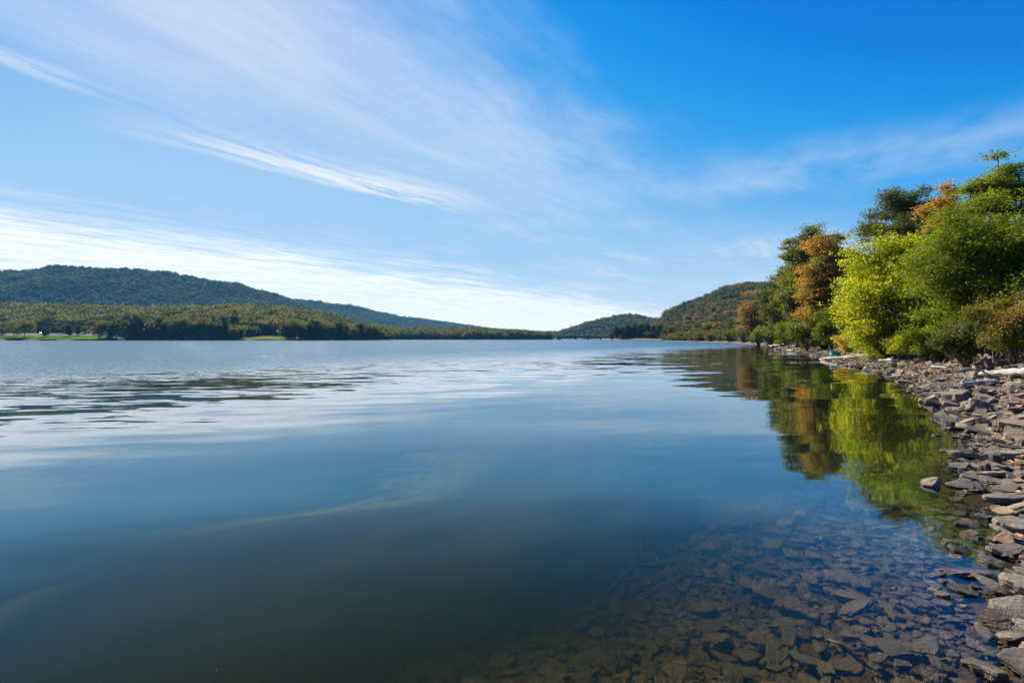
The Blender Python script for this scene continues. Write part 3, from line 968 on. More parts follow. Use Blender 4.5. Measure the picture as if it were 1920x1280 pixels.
near_tree(1776, 37, 348, 40, 470, 15000, 0.15, PAL['rust'], 'small orange-brown crown between dark green and fresh-green trees', seed=5, clumps=26, clump_r=0.30, shell=0.4)
near_tree(1762, 36, 418, 60, 560, 22000, 0.15, PAL['olive'], 'olive tree wedged behind the yellow-green and feathery trees', seed=15, clumps=40, clump_r=0.32, shell=0.4)
near_tree(1545, 57, 424, 62, 646, 58000, 0.20, PAL['rust'], 'tall rust-orange tree behind the beach', seed=6, clumps=84, clump_r=0.27, shell=0.42, flat=0.6, top_taper=0.52, skirt=0.1)
near_tree(1528, 66, 404, 62, 560, 40000, 0.22, PAL['olive'], 'tall olive-green tree with pale leaf tips behind the rust one', seed=7, clumps=54, clump_r=0.25, shell=0.4, flat=0.55)
near_tree(1450, 93, 508, 36, 636, 20000, 0.26, PAL['dark'], 'dark green tree between the reddish leaning one and the bluish-green one', seed=22, clumps=44, clump_r=0.32, shell=0.35, top_taper=0.35)
near_tree(1496, 72, 446, 46, 620, 26000, 0.23, PAL['olive'], 'broad olive tree left of the rust one', seed=23, clumps=48, clump_r=0.32, shell=0.35, top_taper=0.3)
near_tree(1628, 52, 470, 46, 640, 22000, 0.19, PAL['olive'], 'olive tree half hidden by the left edge of the yellow-green tree', seed=18, clumps=46, clump_r=0.34, shell=0.35, top_taper=0.25)
near_tree(1556, 76, 470, 50, 640, 22000, 0.26, PAL['green'], 'green tree filling the gap behind the rust tree', seed=19, clumps=46, clump_r=0.34, shell=0.35)
near_tree(1722, 40, 452, 64, 640, 30000, 0.17, PAL['green'], 'green tree behind the crown of the yellow-green one', seed=20, clumps=50, clump_r=0.34, shell=0.35)
near_tree(1800, 31, 420, 80, 640, 32000, 0.16, PAL['olive'], 'olive-green tree behind the feathery one', seed=21, clumps=50, clump_r=0.34, shell=0.35)
near_tree(1590, 62, 446, 34, 620, 20000, 0.22, PAL['dark'], 'dark narrow tree squeezed between rust and yellow-green trees', seed=16, clumps=40, clump_r=0.34, shell=0.3, top_taper=0.3)
near_tree(1468, 84, 486, 40, 632, 30000, 0.24, PAL['dark'], 'dark bluish-green tree standing against the far hillside', seed=8, clumps=56, clump_r=0.27, shell=0.4, top_taper=0.45)
near_tree(1500, 74, 520, 40, 640, 24000, 0.22, PAL['olive'], 'lower olive tree in front of the dark bluish-green one', seed=17, clumps=44, clump_r=0.3, shell=0.4, top_taper=0.3)
near_tree(1424, 106, 541, 42, 634, 15000, 0.25, PAL['red'], 'sparse reddish tree with bare dark limbs leaning over water', seed=9, clumps=40, clump_r=0.22, shell=0.35, flat=0.5, lean=(-1.5, -1.0), trunk_r=0.22)
SHRUBS = [
    (1512, 57, 588, 38, 652, 16000, 0.15, 'olive', 'bushy olive-green shrub at the foot of the rust tree'),
    (1478, 72, 600, 34, 647, 13000, 0.17, 'green', 'green shrub above the white driftwood heap'),
    (1440, 94, 607, 30, 645, 9000, 0.20, 'olive', 'dull green shrub under the reddish leaning tree'),
    (1588, 43, 622, 24, 660, 7000, 0.12, 'gold', 'small yellow and orange shrub behind the teal tub'),
    (1560, 49, 575, 30, 655, 14000, 0.13, 'green', 'green shrub between the rust tree and the yellow-green tree'),
    (1742, 25, 600, 52, 672, 17000, 0.10, 'green', 'low leafy green shrub beneath the yellow-green tree'),
    (1812, 20, 590, 52, 676, 17000, 0.10, 'dark', 'dark shaded shrub behind the driftwood stump'),
    (1905, 17.4, 548, 78, 672, 30000, 0.075, 'russet', 'russet and olive shrub above the white driftwood logs'),
    (1690, 28, 628, 34, 668, 8000, 0.10, 'lime', 'low yellow-green shrub hanging over the stones'),
    (1640, 33, 630, 34, 664, 8000, 0.11, 'lime', 'sunlit low shrub at the left skirt of the yellow-green tree'),
    (1960, 19, 470, 70, 660, 20000, 0.13, 'green', 'tall green shrub cut by the edge of the view'),
]
for k, (px, Y, tp, hp, lp, n, lf, pal, lab) in enumerate(SHRUBS):
    near_tree(px, Y, tp, hp, lp, n, lf, PAL[pal], lab, 'shrub', 'shrub', 40 + k, clumps=30, clump_r=0.34, shell=0.35, trunk_r=0.05, flat=0.8)

# trees told apart across the lake and along the right shore: a few kinds, copied as individuals
KINDS = {}
for k, pal in (('round', 'lowland'), ('broad', 'lowland'), ('tall', 'shade'), ('fir', 'shade'), ('loose', 'autumn'), ('yellow', 'far_gold'), ('scarlet', 'far_red'), ('limey', 'far_lime')):
    sd = sum(map(ord, k))
    shape = {'round': (4.0, 5.6, 4.4), 'broad': (5.6, 6.0, 4.0), 'tall': (3.2, 6.0, 4.6), 'fir': (2.5, 5.4, 5.0), 'loose': (4.2, 5.6, 4.4), 'yellow': (4.2, 6.0, 3.6), 'scarlet': (3.6, 5.0, 3.6), 'limey': (3.6, 5.2, 4.6)}[k]
    KINDS[k] = tree_meshes(sd, 10.0, (shape[0], shape[0]), shape[1], shape[2], 4200, 0.55, PAL[pal], clumps=46, clump_r=0.32, shell=0.45, top_taper=0.6 if k == 'fir' else 0.25, twigs=False, trunk_r=0.2)


def far_tree(px, Y, top_py, kind, label, group, dz=0.0, name='tree'):
    X = (px - 960) / FPX * Y
    z0 = land1(X, Y)
    s = (CAM_H + (HOR - top_py) / FPX * Y - z0) / 10.2
    return plant(name, (X, Y, z0 - 0.2), KINDS[kind], label, 'tree', group, rot=px * 1.7, scale=max(s, 0.3))


PARK = [
    (-8, 540, 602, 'round', 'olive tree at the edge of the park lawn'), (6, 560, 605, 'limey', 'slim yellow-green tree at the left end of the park road'),
    (26, 535, 602, 'yellow', 'yellow-crowned tree on the park lawn'), (45, 525, 599, 'broad', 'wide olive tree with forked trunk on the park lawn'),
    (86, 530, 612, 'tall', 'small dark bare-looking tree on the lawn between parked cars'), (100, 596, 607, 'scarlet', 'red-topped tree behind the park road'),
    (122, 582, 604, 'yellow', 'yellowish tree behind the round dark park tree'), (129, 540, 607, 'tall', 'round dark tree with its shadow on the park lawn'),
    (146, 556, 609, 'tall', 'smaller dark round tree beside the park path'), (158, 575, 609, 'round', 'slight grey-green tree beside the red one in the park'),
    (166, 590, 606, 'scarlet', 'small bright red tree at the end of the park'), (60, 620, 600, 'tall', 'dark tree behind the park road'),
]
for px, Y, tp, kd, lab in PARK:
    far_tree(px, Y, tp, kd, lab, 'trees in the park across the lake')
FRONT = [(186, 512, 604, 'loose'), (200, 520, 596, 'round'), (208, 508, 606, 'fir'), (222, 515, 594, 'limey'), (236, 512, 601, 'tall'), (250, 520, 598, 'fir'), (258, 512, 590, 'tall'),
         (272, 518, 600, 'round'), (286, 515, 604, 'loose'), (296, 522, 594, 'fir'), (308, 518, 603, 'tall'), (318, 524, 597, 'round'), (332, 520, 598, 'loose'), (344, 524, 593, 'yellow'),
         (356, 522, 602, 'tall'), (368, 520, 599, 'round'), (384, 526, 595, 'loose'), (398, 522, 602, 'fir'), (410, 520, 606, 'tall'), (424, 522, 600, 'fir'), (438, 520, 610, 'round'), (452, 524, 616, 'tall'),
         (420, 545, 590, 'fir'), (438, 560, 590, 'tall'), (536, 526, 602, 'limey'), (548, 528, 598, 'loose'), (562, 528, 600, 'round'), (578, 532, 606, 'fir'), (590, 535, 598, 'tall'), (604, 540, 604, 'loose'),
         (620, 545, 606, 'round'), (634, 550, 603, 'tall'), (648, 560, 608, 'fir'), (662, 570, 610, 'round'), (676, 580, 605, 'tall'), (690, 590, 610, 'limey'), (704, 600, 615, 'loose'), (716, 606, 618, 'round')]
LOOK = {'loose': 'orange-tinged', 'round': 'olive-green', 'fir': 'dark pointed', 'limey': 'yellow-green', 'tall': 'dark green', 'yellow': 'golden'}
for px, Y, tp, kd in FRONT:
    where = 'in the dense row left of the shore meadow' if 330 < px < 470 else 'at the water by the park' if px <= 250 else 'in the dense row behind the moored boat' if px <= 330 else 'in the wood right of the shore meadow' if px < 640 else 'where the left wood runs down to the water'
    far_tree(px, Y, tp, kd, f'{LOOK[kd]} tree {where}', 'trees along the far left shore')
RIGHTSHORE = [(1146, 520, 620, 'limey'), (1156, 510, 612, 'tall'), (1166, 512, 608, 'round'), (1178, 512, 608, 'tall'), (1190, 508, 606, 'fir'), (1202, 505, 606, 'tall'), (1214, 500, 607, 'tall'), (1226, 490, 608, 'fir'), (1238, 482, 607, 'tall'),
              (1250, 440, 612, 'loose'), (1262, 420, 606, 'scarlet'), (1270, 415, 611, 'loose'), (1280, 400, 608, 'loose'), (1294, 395, 606, 'round'), (1306, 360, 604, 'limey'), (1320, 350, 606, 'tall'), (1330, 340, 600, 'limey'),
              (1342, 320, 604, 'round'), (1352, 300, 606, 'loose'), (1364, 280, 604, 'loose'), (1372, 265, 600, 'limey'), (1384, 250, 604, 'round'), (1394, 230, 600, 'tall'), (1402, 215, 606, 'loose'), (1412, 200, 600, 'round'), (1424, 180, 596, 'olive' if False else 'tall'), (1436, 160, 592, 'round')]
LOOK['scarlet'] = 'red-topped'
for px, Y, tp, kd in RIGHTSHORE:
    where = 'on the dark headland beside the bridge' if px < 1245 else 'above the beach at the bay head' if px < 1300 else 'above the beach below the autumn hill' if px < 1380 else 'just beyond the reddish leaning tree'
    far_tree(px, Y, tp, kd, f'{LOOK[kd]} tree {where}', 'trees along the right shore')


# ----------------------------------------------------------------- woods that read as one mass
def proto(seed, pal, kind):
    r = np.random.default_rng(seed)
    K = 16
    d = r.normal(0, 1, (K, 3)); d /= np.linalg.norm(d, axis=1)[:, None]; d[:, 2] = np.abs(d[:, 2]) * 0.9
    q = r.uniform(0.45, 0.85, K)[:, None]
    tp = 1.0 if kind == 0 else 0.72
    C = d * q * [4.2 * tp, 4.2 * tp, 5.2] + [0, 0, 4.5]
    V, F, T = leaf_cloud(C, r.uniform(1.4, 2.4, K), 420, 1.5, 0.7, r, 0.4)
    core = []
    for i in range(5):
        for j in range(8):
            th, ph = math.pi * (i + 0.5) / 5, 2 * math.pi * j / 8
            s = r.uniform(0.8, 1.1)
            core.append((2.9 * tp * s * math.sin(th) * math.cos(ph), 2.9 * tp * s * math.sin(th) * math.sin(ph), 4.6 + 4.6 * s * math.cos(th)))
    o = len(V); n = 8
    cf = []
    for i in range(4):
        for j in range(8):
            a, b, c_, d_ = o + i * n + j, o + i * n + (j + 1) % n, o + (i + 1) * n + (j + 1) % n, o + (i + 1) * n + j
            cf += [(a, b, c_), (a, c_, d_)]
    V = np.vstack([V, core]); F = np.vstack([F, cf]); T = np.concatenate([T, r.random(len(core))])
    me = fast_mesh('woodland_tree', V, F, pal, T)
    return bpy.data.objects.new('woodland_tree', me)


def wood(name, pts, scales, pal, label):
    """a far-off wood: one object, its trees set out on the slope"""
    me = bpy.data.meshes.new(name)
    me.vertices.add(len(pts)); me.vertices.foreach_set('co', np.asarray(pts, dtype=np.float32).ravel())
    a = me.attributes.new('size', 'FLOAT', 'POINT'); a.data.foreach_set('value', np.asarray(scales, dtype=np.float32))
    a = me.attributes.new('turn', 'FLOAT', 'POINT'); a.data.foreach_set('value', np.random.default_rng(3).uniform(0, 6.28, len(pts)).astype(np.float32))
    a = me.attributes.new('pick', 'INT', 'POINT'); a.data.foreach_set('value', np.random.default_rng(4).integers(0, 4, len(pts)).astype(np.int32))
    ng = bpy.data.node_groups.new(name + '_trees', 'GeometryNodeTree')
    ng.interface.new_socket('Geometry', in_out='INPUT', socket_type='NodeSocketGeometry')
    ng.interface.new_socket('Geometry', in_out='OUTPUT', socket_type='NodeSocketGeometry')
    N = ng.nodes.new; L = ng.links.new
    gi, go = N('NodeGroupInput'), N('NodeGroupOutput')
    jn = N('GeometryNodeJoinGeometry')
    for k in range(4):
        oi = N('GeometryNodeObjectInfo')
        oi.inputs['Object'].default_value = proto(500 + k + len(name) * 7, PAL[pal], k % 2)
        oi.inputs['As Instance'].default_value = True
        L(oi.outputs['Geometry'], jn.inputs[0])
    ip = N('GeometryNodeInstanceOnPoints')
    L(gi.outputs[0], ip.inputs['Points']); L(jn.outputs[0], ip.inputs['Instance'])
    ip.inputs['Pick Instance'].default_value = True
    def attr(nm, ty):
        nd = N('GeometryNodeInputNamedAttribute'); nd.data_type = ty; nd.inputs['Name'].default_value = nm
        return nd.outputs[0]
    L(attr('pick', 'INT'), ip.inputs['Instance Index'])
    cz_ = N('ShaderNodeCombineXYZ'); L(attr('turn', 'FLOAT'), cz_.inputs[2])
    L(cz_.outputs[0], ip.inputs['Rotation'])
    L(attr('size', 'FLOAT'), ip.inputs['Scale'])
    L(ip.outputs[0], go.inputs[0])
    o = obj(name, me)
    md = o.modifiers.new('trees', 'NODES'); md.node_group = ng
    return tag(o, label, 'woodland', kind='stuff')


def fill(x0, x1, y0, y1, step, test, seed, s0=0.8, s1=1.25):
    r = np.random.default_rng(seed)
    xs, ys = np.meshgrid(np.arange(x0, x1, step), np.arange(y0, y1, step))
    xs = xs.ravel() + r.uniform(-0.45, 0.45, xs.size) * step
    ys = ys.ravel() + r.uniform(-0.45, 0.45, ys.size) * step
    px = 960 + FPX * xs / np.maximum(ys, 1)
    k = (px > -260) & (px < 2200)
    xs, ys, px = xs[k], ys[k], px[k]
    zs = land(xs, ys)
    k = test(xs, ys, zs, px, shore_d(xs, ys))
    xs, ys, zs = xs[k], ys[k], zs[k]
    return np.stack([xs, ys, zs - 0.5], 1), r.uniform(s0, s1, len(xs))


def by_ridge(key, xs, ys):
    A, wd = CRESTS[key]
    return seg_dist(xs, ys, A[:, :2], closed=False)


p, s = fill(-2700, 100, 1000, 2350, 11.5, lambda x, y, z, px, d: (by_ridge('left', x, y) < 610) & (z > 5) & (px < 760), 31, 0.95, 1.8)
wood('left_hill_forest', p, s, 'hillside', 'bluish-green forest covering the long hill across the lake')
p, s = fill(-2400, 300, 2150, 4200, 17, lambda x, y, z, px, d: (by_ridge('ridge', x, y) < 680) & (z > 5) & (px > 330) & (px < 980), 32, 1.5, 2.3)
wood('distant_ridge_forest', p, s, 'hillside', 'hazy blue forest on the ridge sloping down behind the lake')
lawn_ = lambda x, y: (x < -400) & (y < sh_y(x) + 118)
mead_ = lambda x, y: (x > -285) & (x < -232) & (y < sh_y(x) + 60)
p, s = fill(-1200, -120, 500, 1050, 9.2, lambda x, y, z, px, d: (d > 8) & ~lawn_(x, y) & ~mead_(x, y) & (px < 735), 33, 0.95, 1.85)
wood('left_shore_forest', p, s, 'lowland', 'green and olive forest on the low rise along the left shore')
p, s = fill(-260, 130, 850, 1060, 8.0, lambda x, y, z, px, d: (d > 9) & (px > 690) & (px < 1056), 34, 0.85, 1.45)
wood('far_shore_forest', p, s, 'lowland', 'low line of trees on the flat far shore left of the bridge')
p, s = fill(80, 900, 1050, 1900, 12.0, lambda x, y, z, px, d: (by_ridge('far', x, y) < 310) & (d > 20) & (px > 1030) & (px < 1300), 35, 0.8, 1.3)
wood('far_hill_forest', p, s, 'autumn', 'forest on the small rounded hill behind the bridge')
p, s = fill(90, 900, 300, 900, 8.5, lambda x, y, z, px, d: (d > 14) & (px > 1136) & (px < 1700), 36, 0.68, 1.05)
wood('autumn_hill_forest', p, s, 'autumn', 'forest with orange patches on the hill above the right bay')
p, s = fill(20, 260, 20, 330, 5.2, lambda x, y, z, px, d: (d > np.where(y < 70, 7.5, 11)) & (d < 90) & (px > 1440) & (x / np.maximum(y, 1) < 2.2), 37, 0.50, 0.78)
wood('bank_forest', p, s * np.clip(p[:, 1] / 60, 0.62, 1.1), 'shade', 'dark wood standing behind the trees of the right bank')

p, s = fill(25, 330, 95, 470, 3.4, lambda x, y, z, px, d: (d > 2.2) & (d < 26) & (px > 1238) & (px < 1475), 38, 0.28, 0.55)
wood('shore_thicket', p, s, 'autumn', 'low thicket of olive and brown bushes lining the right shore')

# ----------------------------------------------------------------- driftwood
def wood_mat(name, lo, hi):
    m, t = mat(name)
    tcn = t.n('ShaderNodeTexCoord')
    u = t.sep(tcn.outputs['Object'])
    v = t.xyz(t.m('MULTIPLY', u[0], 2.0), t.m('MULTIPLY', u[1], 26.0), t.m('MULTIPLY', u[2], 26.0))
    n1 = t.noise(v, 1.0, 6.0, 0.6, 0.5).outputs[0]
    n2 = t.noise(tcn.outputs['Object'], 3.5, 4.0).outputs[0]
    c = t.mix(t.ss(n2, 0.50, 0.72), t.ramp(n1, [(0.34, lo), (0.58, hi)]), tuple(0.9 * k for k in lo))
    finish(t, principled(t, c, 0.75, 0.25, bump(t, n1, 0.015)))
    return m


m_white = wood_mat('bleached_wood', (0.20, 0.17, 0.14), (0.50, 0.455, 0.395))
m_tan = wood_mat('weathered_wood', (0.16, 0.125, 0.09), (0.40, 0.32, 0.23))
m_brown = wood_mat('dark_wood', (0.045, 0.033, 0.024), (0.15, 0.105, 0.07))


def driftlog(name, label, px0, py0, px1, py1, r0, r1, m, Y0=None, Y1=None, bend=0.06, stubs=(), lift=0.0, seed=0, cat='log', forks=()):
    """a log lying on the bank between two spots; object x runs along it"""
    r = np.random.default_rng(seed + 900)
    a, b = on_ground(px0, py0, Y0 or 400), on_ground(px1, py1, Y1 or 400)
    if Y0: a = Vector(((px0 - 960) / FPX * Y0, Y0, 0)); a.z = land1(a.x, a.y)
    if Y1: b = Vector(((px1 - 960) / FPX * Y1, Y1, 0)); b.z = land1(b.x, b.y)
    a.z += r0 * 0.7 + lift; b.z += r1 * 0.7 + lift
    L = (b - a).length
    n = 15
    pts = [(L * s, bend * L * math.sin(s * 3.0 + 0.4) + r.normal(0, 0.006 * L), 0.35 * bend * L * math.sin(s * 2.2) + r.normal(0, 0.004 * L)) for s in np.linspace(0, 1, n)]
    rad = [(r0 + (r1 - r0) * s) * (1 + 0.10 * r.normal()) for s in np.linspace(0, 1, n)]
    rad[0] *= 0.7; rad[-1] *= 0.6
    mb = MB().tube(pts, rad, 13)
    lm = mb.mesh(name, m, True)
    for v_ in lm.vertices:                                  # weathered, slightly twisted and furrowed
        k_ = 1 + 0.16 * math.sin(5 * math.atan2(v_.co.z, v_.co.y) + 2.0 * v_.co.x + seed)
        c_ = Vector(pts[min(n - 1, max(0, round(v_.co.x / L * (n - 1))))])
        v_.co.y = c_.y + (v_.co.y - c_.y) * k_ + r.normal(0, 0.05) * r0
        v_.co.z = c_.z + (v_.co.z - c_.z) * k_ + r.normal(0, 0.05) * r0
    o = obj(name, lm, loc=a)
    o.rotation_euler = (b - a).to_track_quat('X', 'Z').to_euler()
    tag(o, label, cat, 'driftwood on the right bank')
    for s, ang, ln in stubs:
        i = int(s * (n - 1))
        base = np.array(pts[i])
        dr = np.array([0.55, math.cos(R(ang)), math.sin(R(ang))]); dr /= np.linalg.norm(dr)
        sm = MB().tube([base, base + dr * ln * 0.5 + [0, 0, 0.02], base + dr * ln], [rad[i] * 0.5, rad[i] * 0.34, rad[i] * 0.1], 7)
        obj('branch_stub', sm.mesh('branch_stub', m, True), o)
    return o


driftlog('driftwood_log', 'thick white bleached log running off the edge', 1836, 687, 1960, 703, 0.075, 0.13, m_white, 15.8, 13.6, 0.035, [(0.12, 150, 0.35)], 0.16, 1)
driftlog('driftwood_log', 'broken pale log with a splintered end under the white one', 1802, 698, 1874, 701, 0.11, 0.06, m_white, 14.6, 14.2, 0.03, [(0.1, 70, 0.3), (0.05, 110, 0.26)], 0.05, 2)
driftlog('driftwood_log', 'thin tan pole behind the white log', 1872, 684, 1935, 672, 0.045, 0.07, m_tan, 16.6, 16.8, 0.03, (), 0.12, 3)
driftlog('driftwood_log', 'short pale stick between the russet shrub and logs', 1860, 682, 1902, 680, 0.045, 0.03, m_white, 17.2, 17.0, 0.04, (), 0.1, 4)
driftlog('driftwood_log', 'bare white stick at the foot of the dark shrub', 1746, 669, 1776, 674, 0.06, 0.02, m_white, 21.5, 20.6, 0.05, [(0.55, 80, 0.45)], 0.1, 5)
driftlog('driftwood_log', 'short white log under the yellow-green tree', 1646, 660, 1674, 663, 0.05, 0.09, m_white, 29, 27.5, 0.05, [(0.8, 60, 0.3)], 0.1, 6)
driftlog('driftwood_log', 'long dark trunk slanting from the water past the teal tub', 1536, 672, 1640, 655, 0.11, 0.17, m_tan, 40, 33.5, 0.02, (), 0.02, 7)
driftlog('driftwood_log', 'grey forked branch lying below the long dark trunk', 1583, 668, 1612, 662, 0.08, 0.05, m_white, 36, 35, 0.05, [(0.4, 60, 0.8), (0.7, 120, 0.6)], 0.08, 8)
driftlog('driftwood_log', 'white forked limb of the heap at the waterline', 1466, 656, 1503, 653, 0.10, 0.06, m_white, 66, 64, 0.05, [(0.2, 50, 1.2), (0.4, 130, 1.0), (0.6, 80, 1.1)], 0.2, 9)
driftlog('driftwood_log', 'short white limb crossing the heap at the waterline', 1471, 652, 1486, 660, 0.08, 0.05, m_white, 66, 58, 0.05, [(0.3, 90, 0.8)], 0.15, 10)
driftlog('driftwood_log', 'slim pale limb at the water end of the heap', 1482, 660, 1498, 662, 0.06, 0.04, m_white, 58, 57, 0.05, (), 0.1, 11)
driftlog('driftwood_log', 'long whitened trunk on the beach beyond the heap', 1438, 642, 1472, 645, 0.13, 0.08, m_white, 92, 82, 0.04, [(0.25, 60, 1.6), (0.5, 110, 1.2)], 0.35, 12)
driftlog('driftwood_log', 'brown trunk lying beside the long whitened one', 1452, 648, 1500, 644, 0.12, 0.09, m_tan, 78, 74, 0.03, (), 0.1, 13)
driftlog('driftwood_stick', 'thin upright stick stuck between stones below the pale log', 1796, 720, 1803, 706, 0.03, 0.02, m_white, 12.4, 13.2, 0.03, (), 0.1, 14, 'stick')

# stump and upturned root behind the logs
def stump(name, label, px, Y, w_, h_, m, seed, roots):
    X = (px - 960) / FPX * Y
    r = np.random.default_rng(seed)
    e = bpy.data.objects.new(name, None); COL.objects.link(e)
    e.location = (X, Y, land1(X, Y) - 0.05)
    tag(e, label, 'stump', 'driftwood on the right bank')
    mb = MB()
    mb.tube([(0, 0, 0), (0.02, 0, h_ * 0.35), (-0.03, 0.02, h_ * 0.75), (0, 0, h_)], [w_ * 0.62, w_ * 0.46, w_ * 0.44, w_ * 0.34], 11)
    me = mb.mesh('body', m, True)
    for v in me.vertices: v.co += Vector(r.normal(0, 0.022, 3))
    obj('body', me, e)
    for k in range(roots):
        a = 2 * math.pi * k / roots + r.uniform(-0.3, 0.3)
        L = w_ * r.uniform(0.8, 1.4)
        z = h_ * r.uniform(0.1, 0.9)
        rt = MB().tube([(0.3 * w_ * math.cos(a), 0.3 * w_ * math.sin(a), z), (0.8 * L * math.cos(a), 0.8 * L * math.sin(a), z + r.normal(0, 0.1)), (L * math.cos(a + 0.3), L * math.sin(a + 0.3), max(0.02, z + r.normal(0, 0.25)))], [w_ * 0.17, w_ * 0.09, w_ * 0.03], 7)
        obj('root', rt.mesh('root', m, True), e)
    return e


stump('tree_stump', 'weathered grey-tan stump at the end of the pale logs', 1832, 16.2, 0.52, 0.46, m_tan, 1, 5)
stump('root_stump', 'dark upturned root mass beside the russet shrub', 1851, 17.0, 0.36, 0.72, m_brown, 2, 9)

# sunken branch and a twig breaking the surface
def twig(name, label, pts, rad_, m):
    mb = MB().tube(pts, rad_, 7)
    return tag(obj(name, mb.mesh(name, m, True)), label, 'branch')


p0, p1 = on_ground(1118, 1148), on_ground(1205, 1072)
twig('sunken_branch', 'thin dark branch lying under water in the murky shallows', [p0 + Vector((0, 0, 0.05)), (p0 + p1) / 2 + Vector((0.02, 0.03, 0.10)), p1 + Vector((0, 0, 0.1)), p1 + Vector((0.0, 0.06, 0.26))], [0.010, 0.013, 0.011, 0.004], m_brown)
p0 = on_ground(1634, 1262)
q0 = Vector((1.72, 2.66, 0.008))
twig('wet_twig', 'wet twig just breaking the surface beside the ribbed slab', [p0 + Vector((0, 0, 0.02)), (p0 + q0) / 2, q0, q0 + Vector((-0.05, 0.05, 0.004))], [0.009, 0.009, 0.008, 0.004], m_brown)

# specks of seed and leaf drifting on the still water
r = np.random.default_rng(61)
n = 45
ys = np.exp(r.uniform(math.log(2.4), math.log(9), n)); xs = ys * r.uniform(-0.95, 0.35, n)
a = r.uniform(0, 6.28, n); L = r.uniform(0.001, 0.0026, n)
C = np.stack([xs, ys, np.full(n, 0.003)], 1)
dx_ = np.stack([np.cos(a), np.sin(a), 0 * a], 1) * L[:, None]; dy_ = np.stack([-np.sin(a), np.cos(a), 0 * a], 1) * (L * 0.6)[:, None]
V = np.stack([C - dx_, C - dy_ + [0, 0, 0.001], C + dx_, C + dy_ + [0, 0, 0.001]], 1).reshape(-1, 3)
k = np.arange(n)[:, None] * 4
F = np.concatenate([k + [[0, 1, 2]], k + [[0, 2, 3]]], 1).reshape(-1, 3)
tag(obj('floating_debris', fast_mesh('floating_debris', V, F, plain('seed_fluff', (0.5, 0.48, 0.42), 0.9, 0.1))), 'tiny pale specks floating on the still near water', 'debris', kind='stuff')

# ----------------------------------------------------------------- the teal tub on the beach
def ring_body(mb, prof, n=28, sq=1.0):
    V, F = [], []
    for rr, z in prof:
        for k in range(n):
            a = 2 * math.pi * k / n
            V.append((rr * math.cos(a) * sq, rr * math.sin(a), z))
    for i in range(len(prof) - 1):
        for k in range(n):
            F.append((i * n + k, i * n + (k + 1) % n, (i + 1) * n + (k + 1) % n, (i + 1) * n + k))
    mb.add(V, F)
    return mb


m_teal = plain('teal_plastic', (0.012, 0.29, 0.24), 0.4, 0.5, 0.12, 5.0)
Yt = 40.0
Xt = (1566 - 960) / FPX * Yt
e = bpy.data.objects.new('plastic_tub', None); COL.objects.link(e)
e.location = (Xt, Yt, land1(Xt, Yt) + 0.02)
tag(e, 'round teal plastic tub standing on the beach under the trees', 'tub')
obj('body', ring_body(MB(), [(0.0, 0.0), (0.30, 0.0), (0.33, 0.02), (0.36, 0.22), (0.375, 0.42), (0.355, 0.42), (0.34, 0.10), (0.0, 0.09)]).mesh('body', m_teal, True), e)
obj('rim', ring_body(MB(), [(0.36, 0.425), (0.405, 0.425), (0.412, 0.445), (0.405, 0.465), (0.355, 0.465), (0.36, 0.425)]).mesh('rim', m_teal, True), e)
for sgn in (-1, 1):
    obj('handle', MB().tube([(sgn * 0.40, -0.09, 0.43), (sgn * 0.45, -0.06, 0.38), (sgn * 0.455, 0.06, 0.38), (sgn * 0.40, 0.09, 0.43)], [0.014] * 4, 7).mesh('handle', m_teal, True), e)
e2 = bpy.data.objects.new('brush_bundle', None); COL.objects.link(e2)
e2.location = (Xt, Yt, e.location.z + 0.12)
tag(e2, 'bundle of brown sticks standing in the teal tub', 'bundle')
r = np.random.default_rng(8)
for k in range(22):
    a, q_ = r.uniform(0, 6.28), 0.26 * math.sqrt(r.random())
    b_ = (q_ * math.cos(a), q_ * math.sin(a), 0.0)
    t_ = (b_[0] * 1.35 + r.normal(0, 0.04), b_[1] * 1.35 + r.normal(0, 0.04), r.uniform(0.42, 0.68))
    obj('stick', MB().tube([b_, t_], [0.026, 0.016], 6).mesh('stick', m_brown if k % 4 else m_tan, True), e2)

# ----------------------------------------------------------------- bridge at the head of the lake
m_steel = plain('dark_bridge_steel', (0.05, 0.055, 0.06), 0.7, 0.3, 0.2, 0.2)
m_conc = plain('bridge_concrete', (0.13, 0.12, 0.115), 0.9, 0.2, 0.2, 0.3)
B = bpy.data.objects.new('bridge', None); COL.objects.link(B)
B.location = (0, 905, 0)
tag(B, 'low dark road bridge on three piers at the far end of the lake', 'bridge')
bx = lambda px: (px - 960) / FPX * 905
xa, xb = bx(1052), bx(1190)
obj('deck', MB().box(((xa + xb) / 2, 0, 5.2), (xb - xa, 11, 0.7)).mesh('deck', m_conc), B)
for sgn in (-1, 1):
    obj('girder', MB().box(((xa + xb) / 2, sgn * 4.6, 4.05), (xb - xa, 0.6, 1.58)).mesh('girder', m_steel), B)
    obj('railing', MB().box(((xa + xb) / 2, sgn * 5.2, 6.45), (xb - xa, 0.16, 0.22)).mesh('railing', m_steel), B)
    for k in range(24):
        obj('railing_post', MB().box((xa + (k + 0.5) * (xb - xa) / 24, sgn * 5.2, 5.94), (0.2, 0.14, 0.78)).mesh('railing_post', m_steel), B)
for px in (1079, 1102, 1126, 1150):
    pr = obj('pier', MB().box((bx(px), 0, 0.9), (2.2, 8.6, 5.0)).mesh('pier', m_conc), B)
    obj('pier_cap', MB().box((bx(px), 0, 3.33), (3.6, 10.2, 0.0 + 0.42)).mesh('pier_cap', m_conc), pr)
obj('abutment', MB().box((xa - 4, 0, 2.2), (9, 12.4, 5.2)).mesh('abutment', m_conc), B)

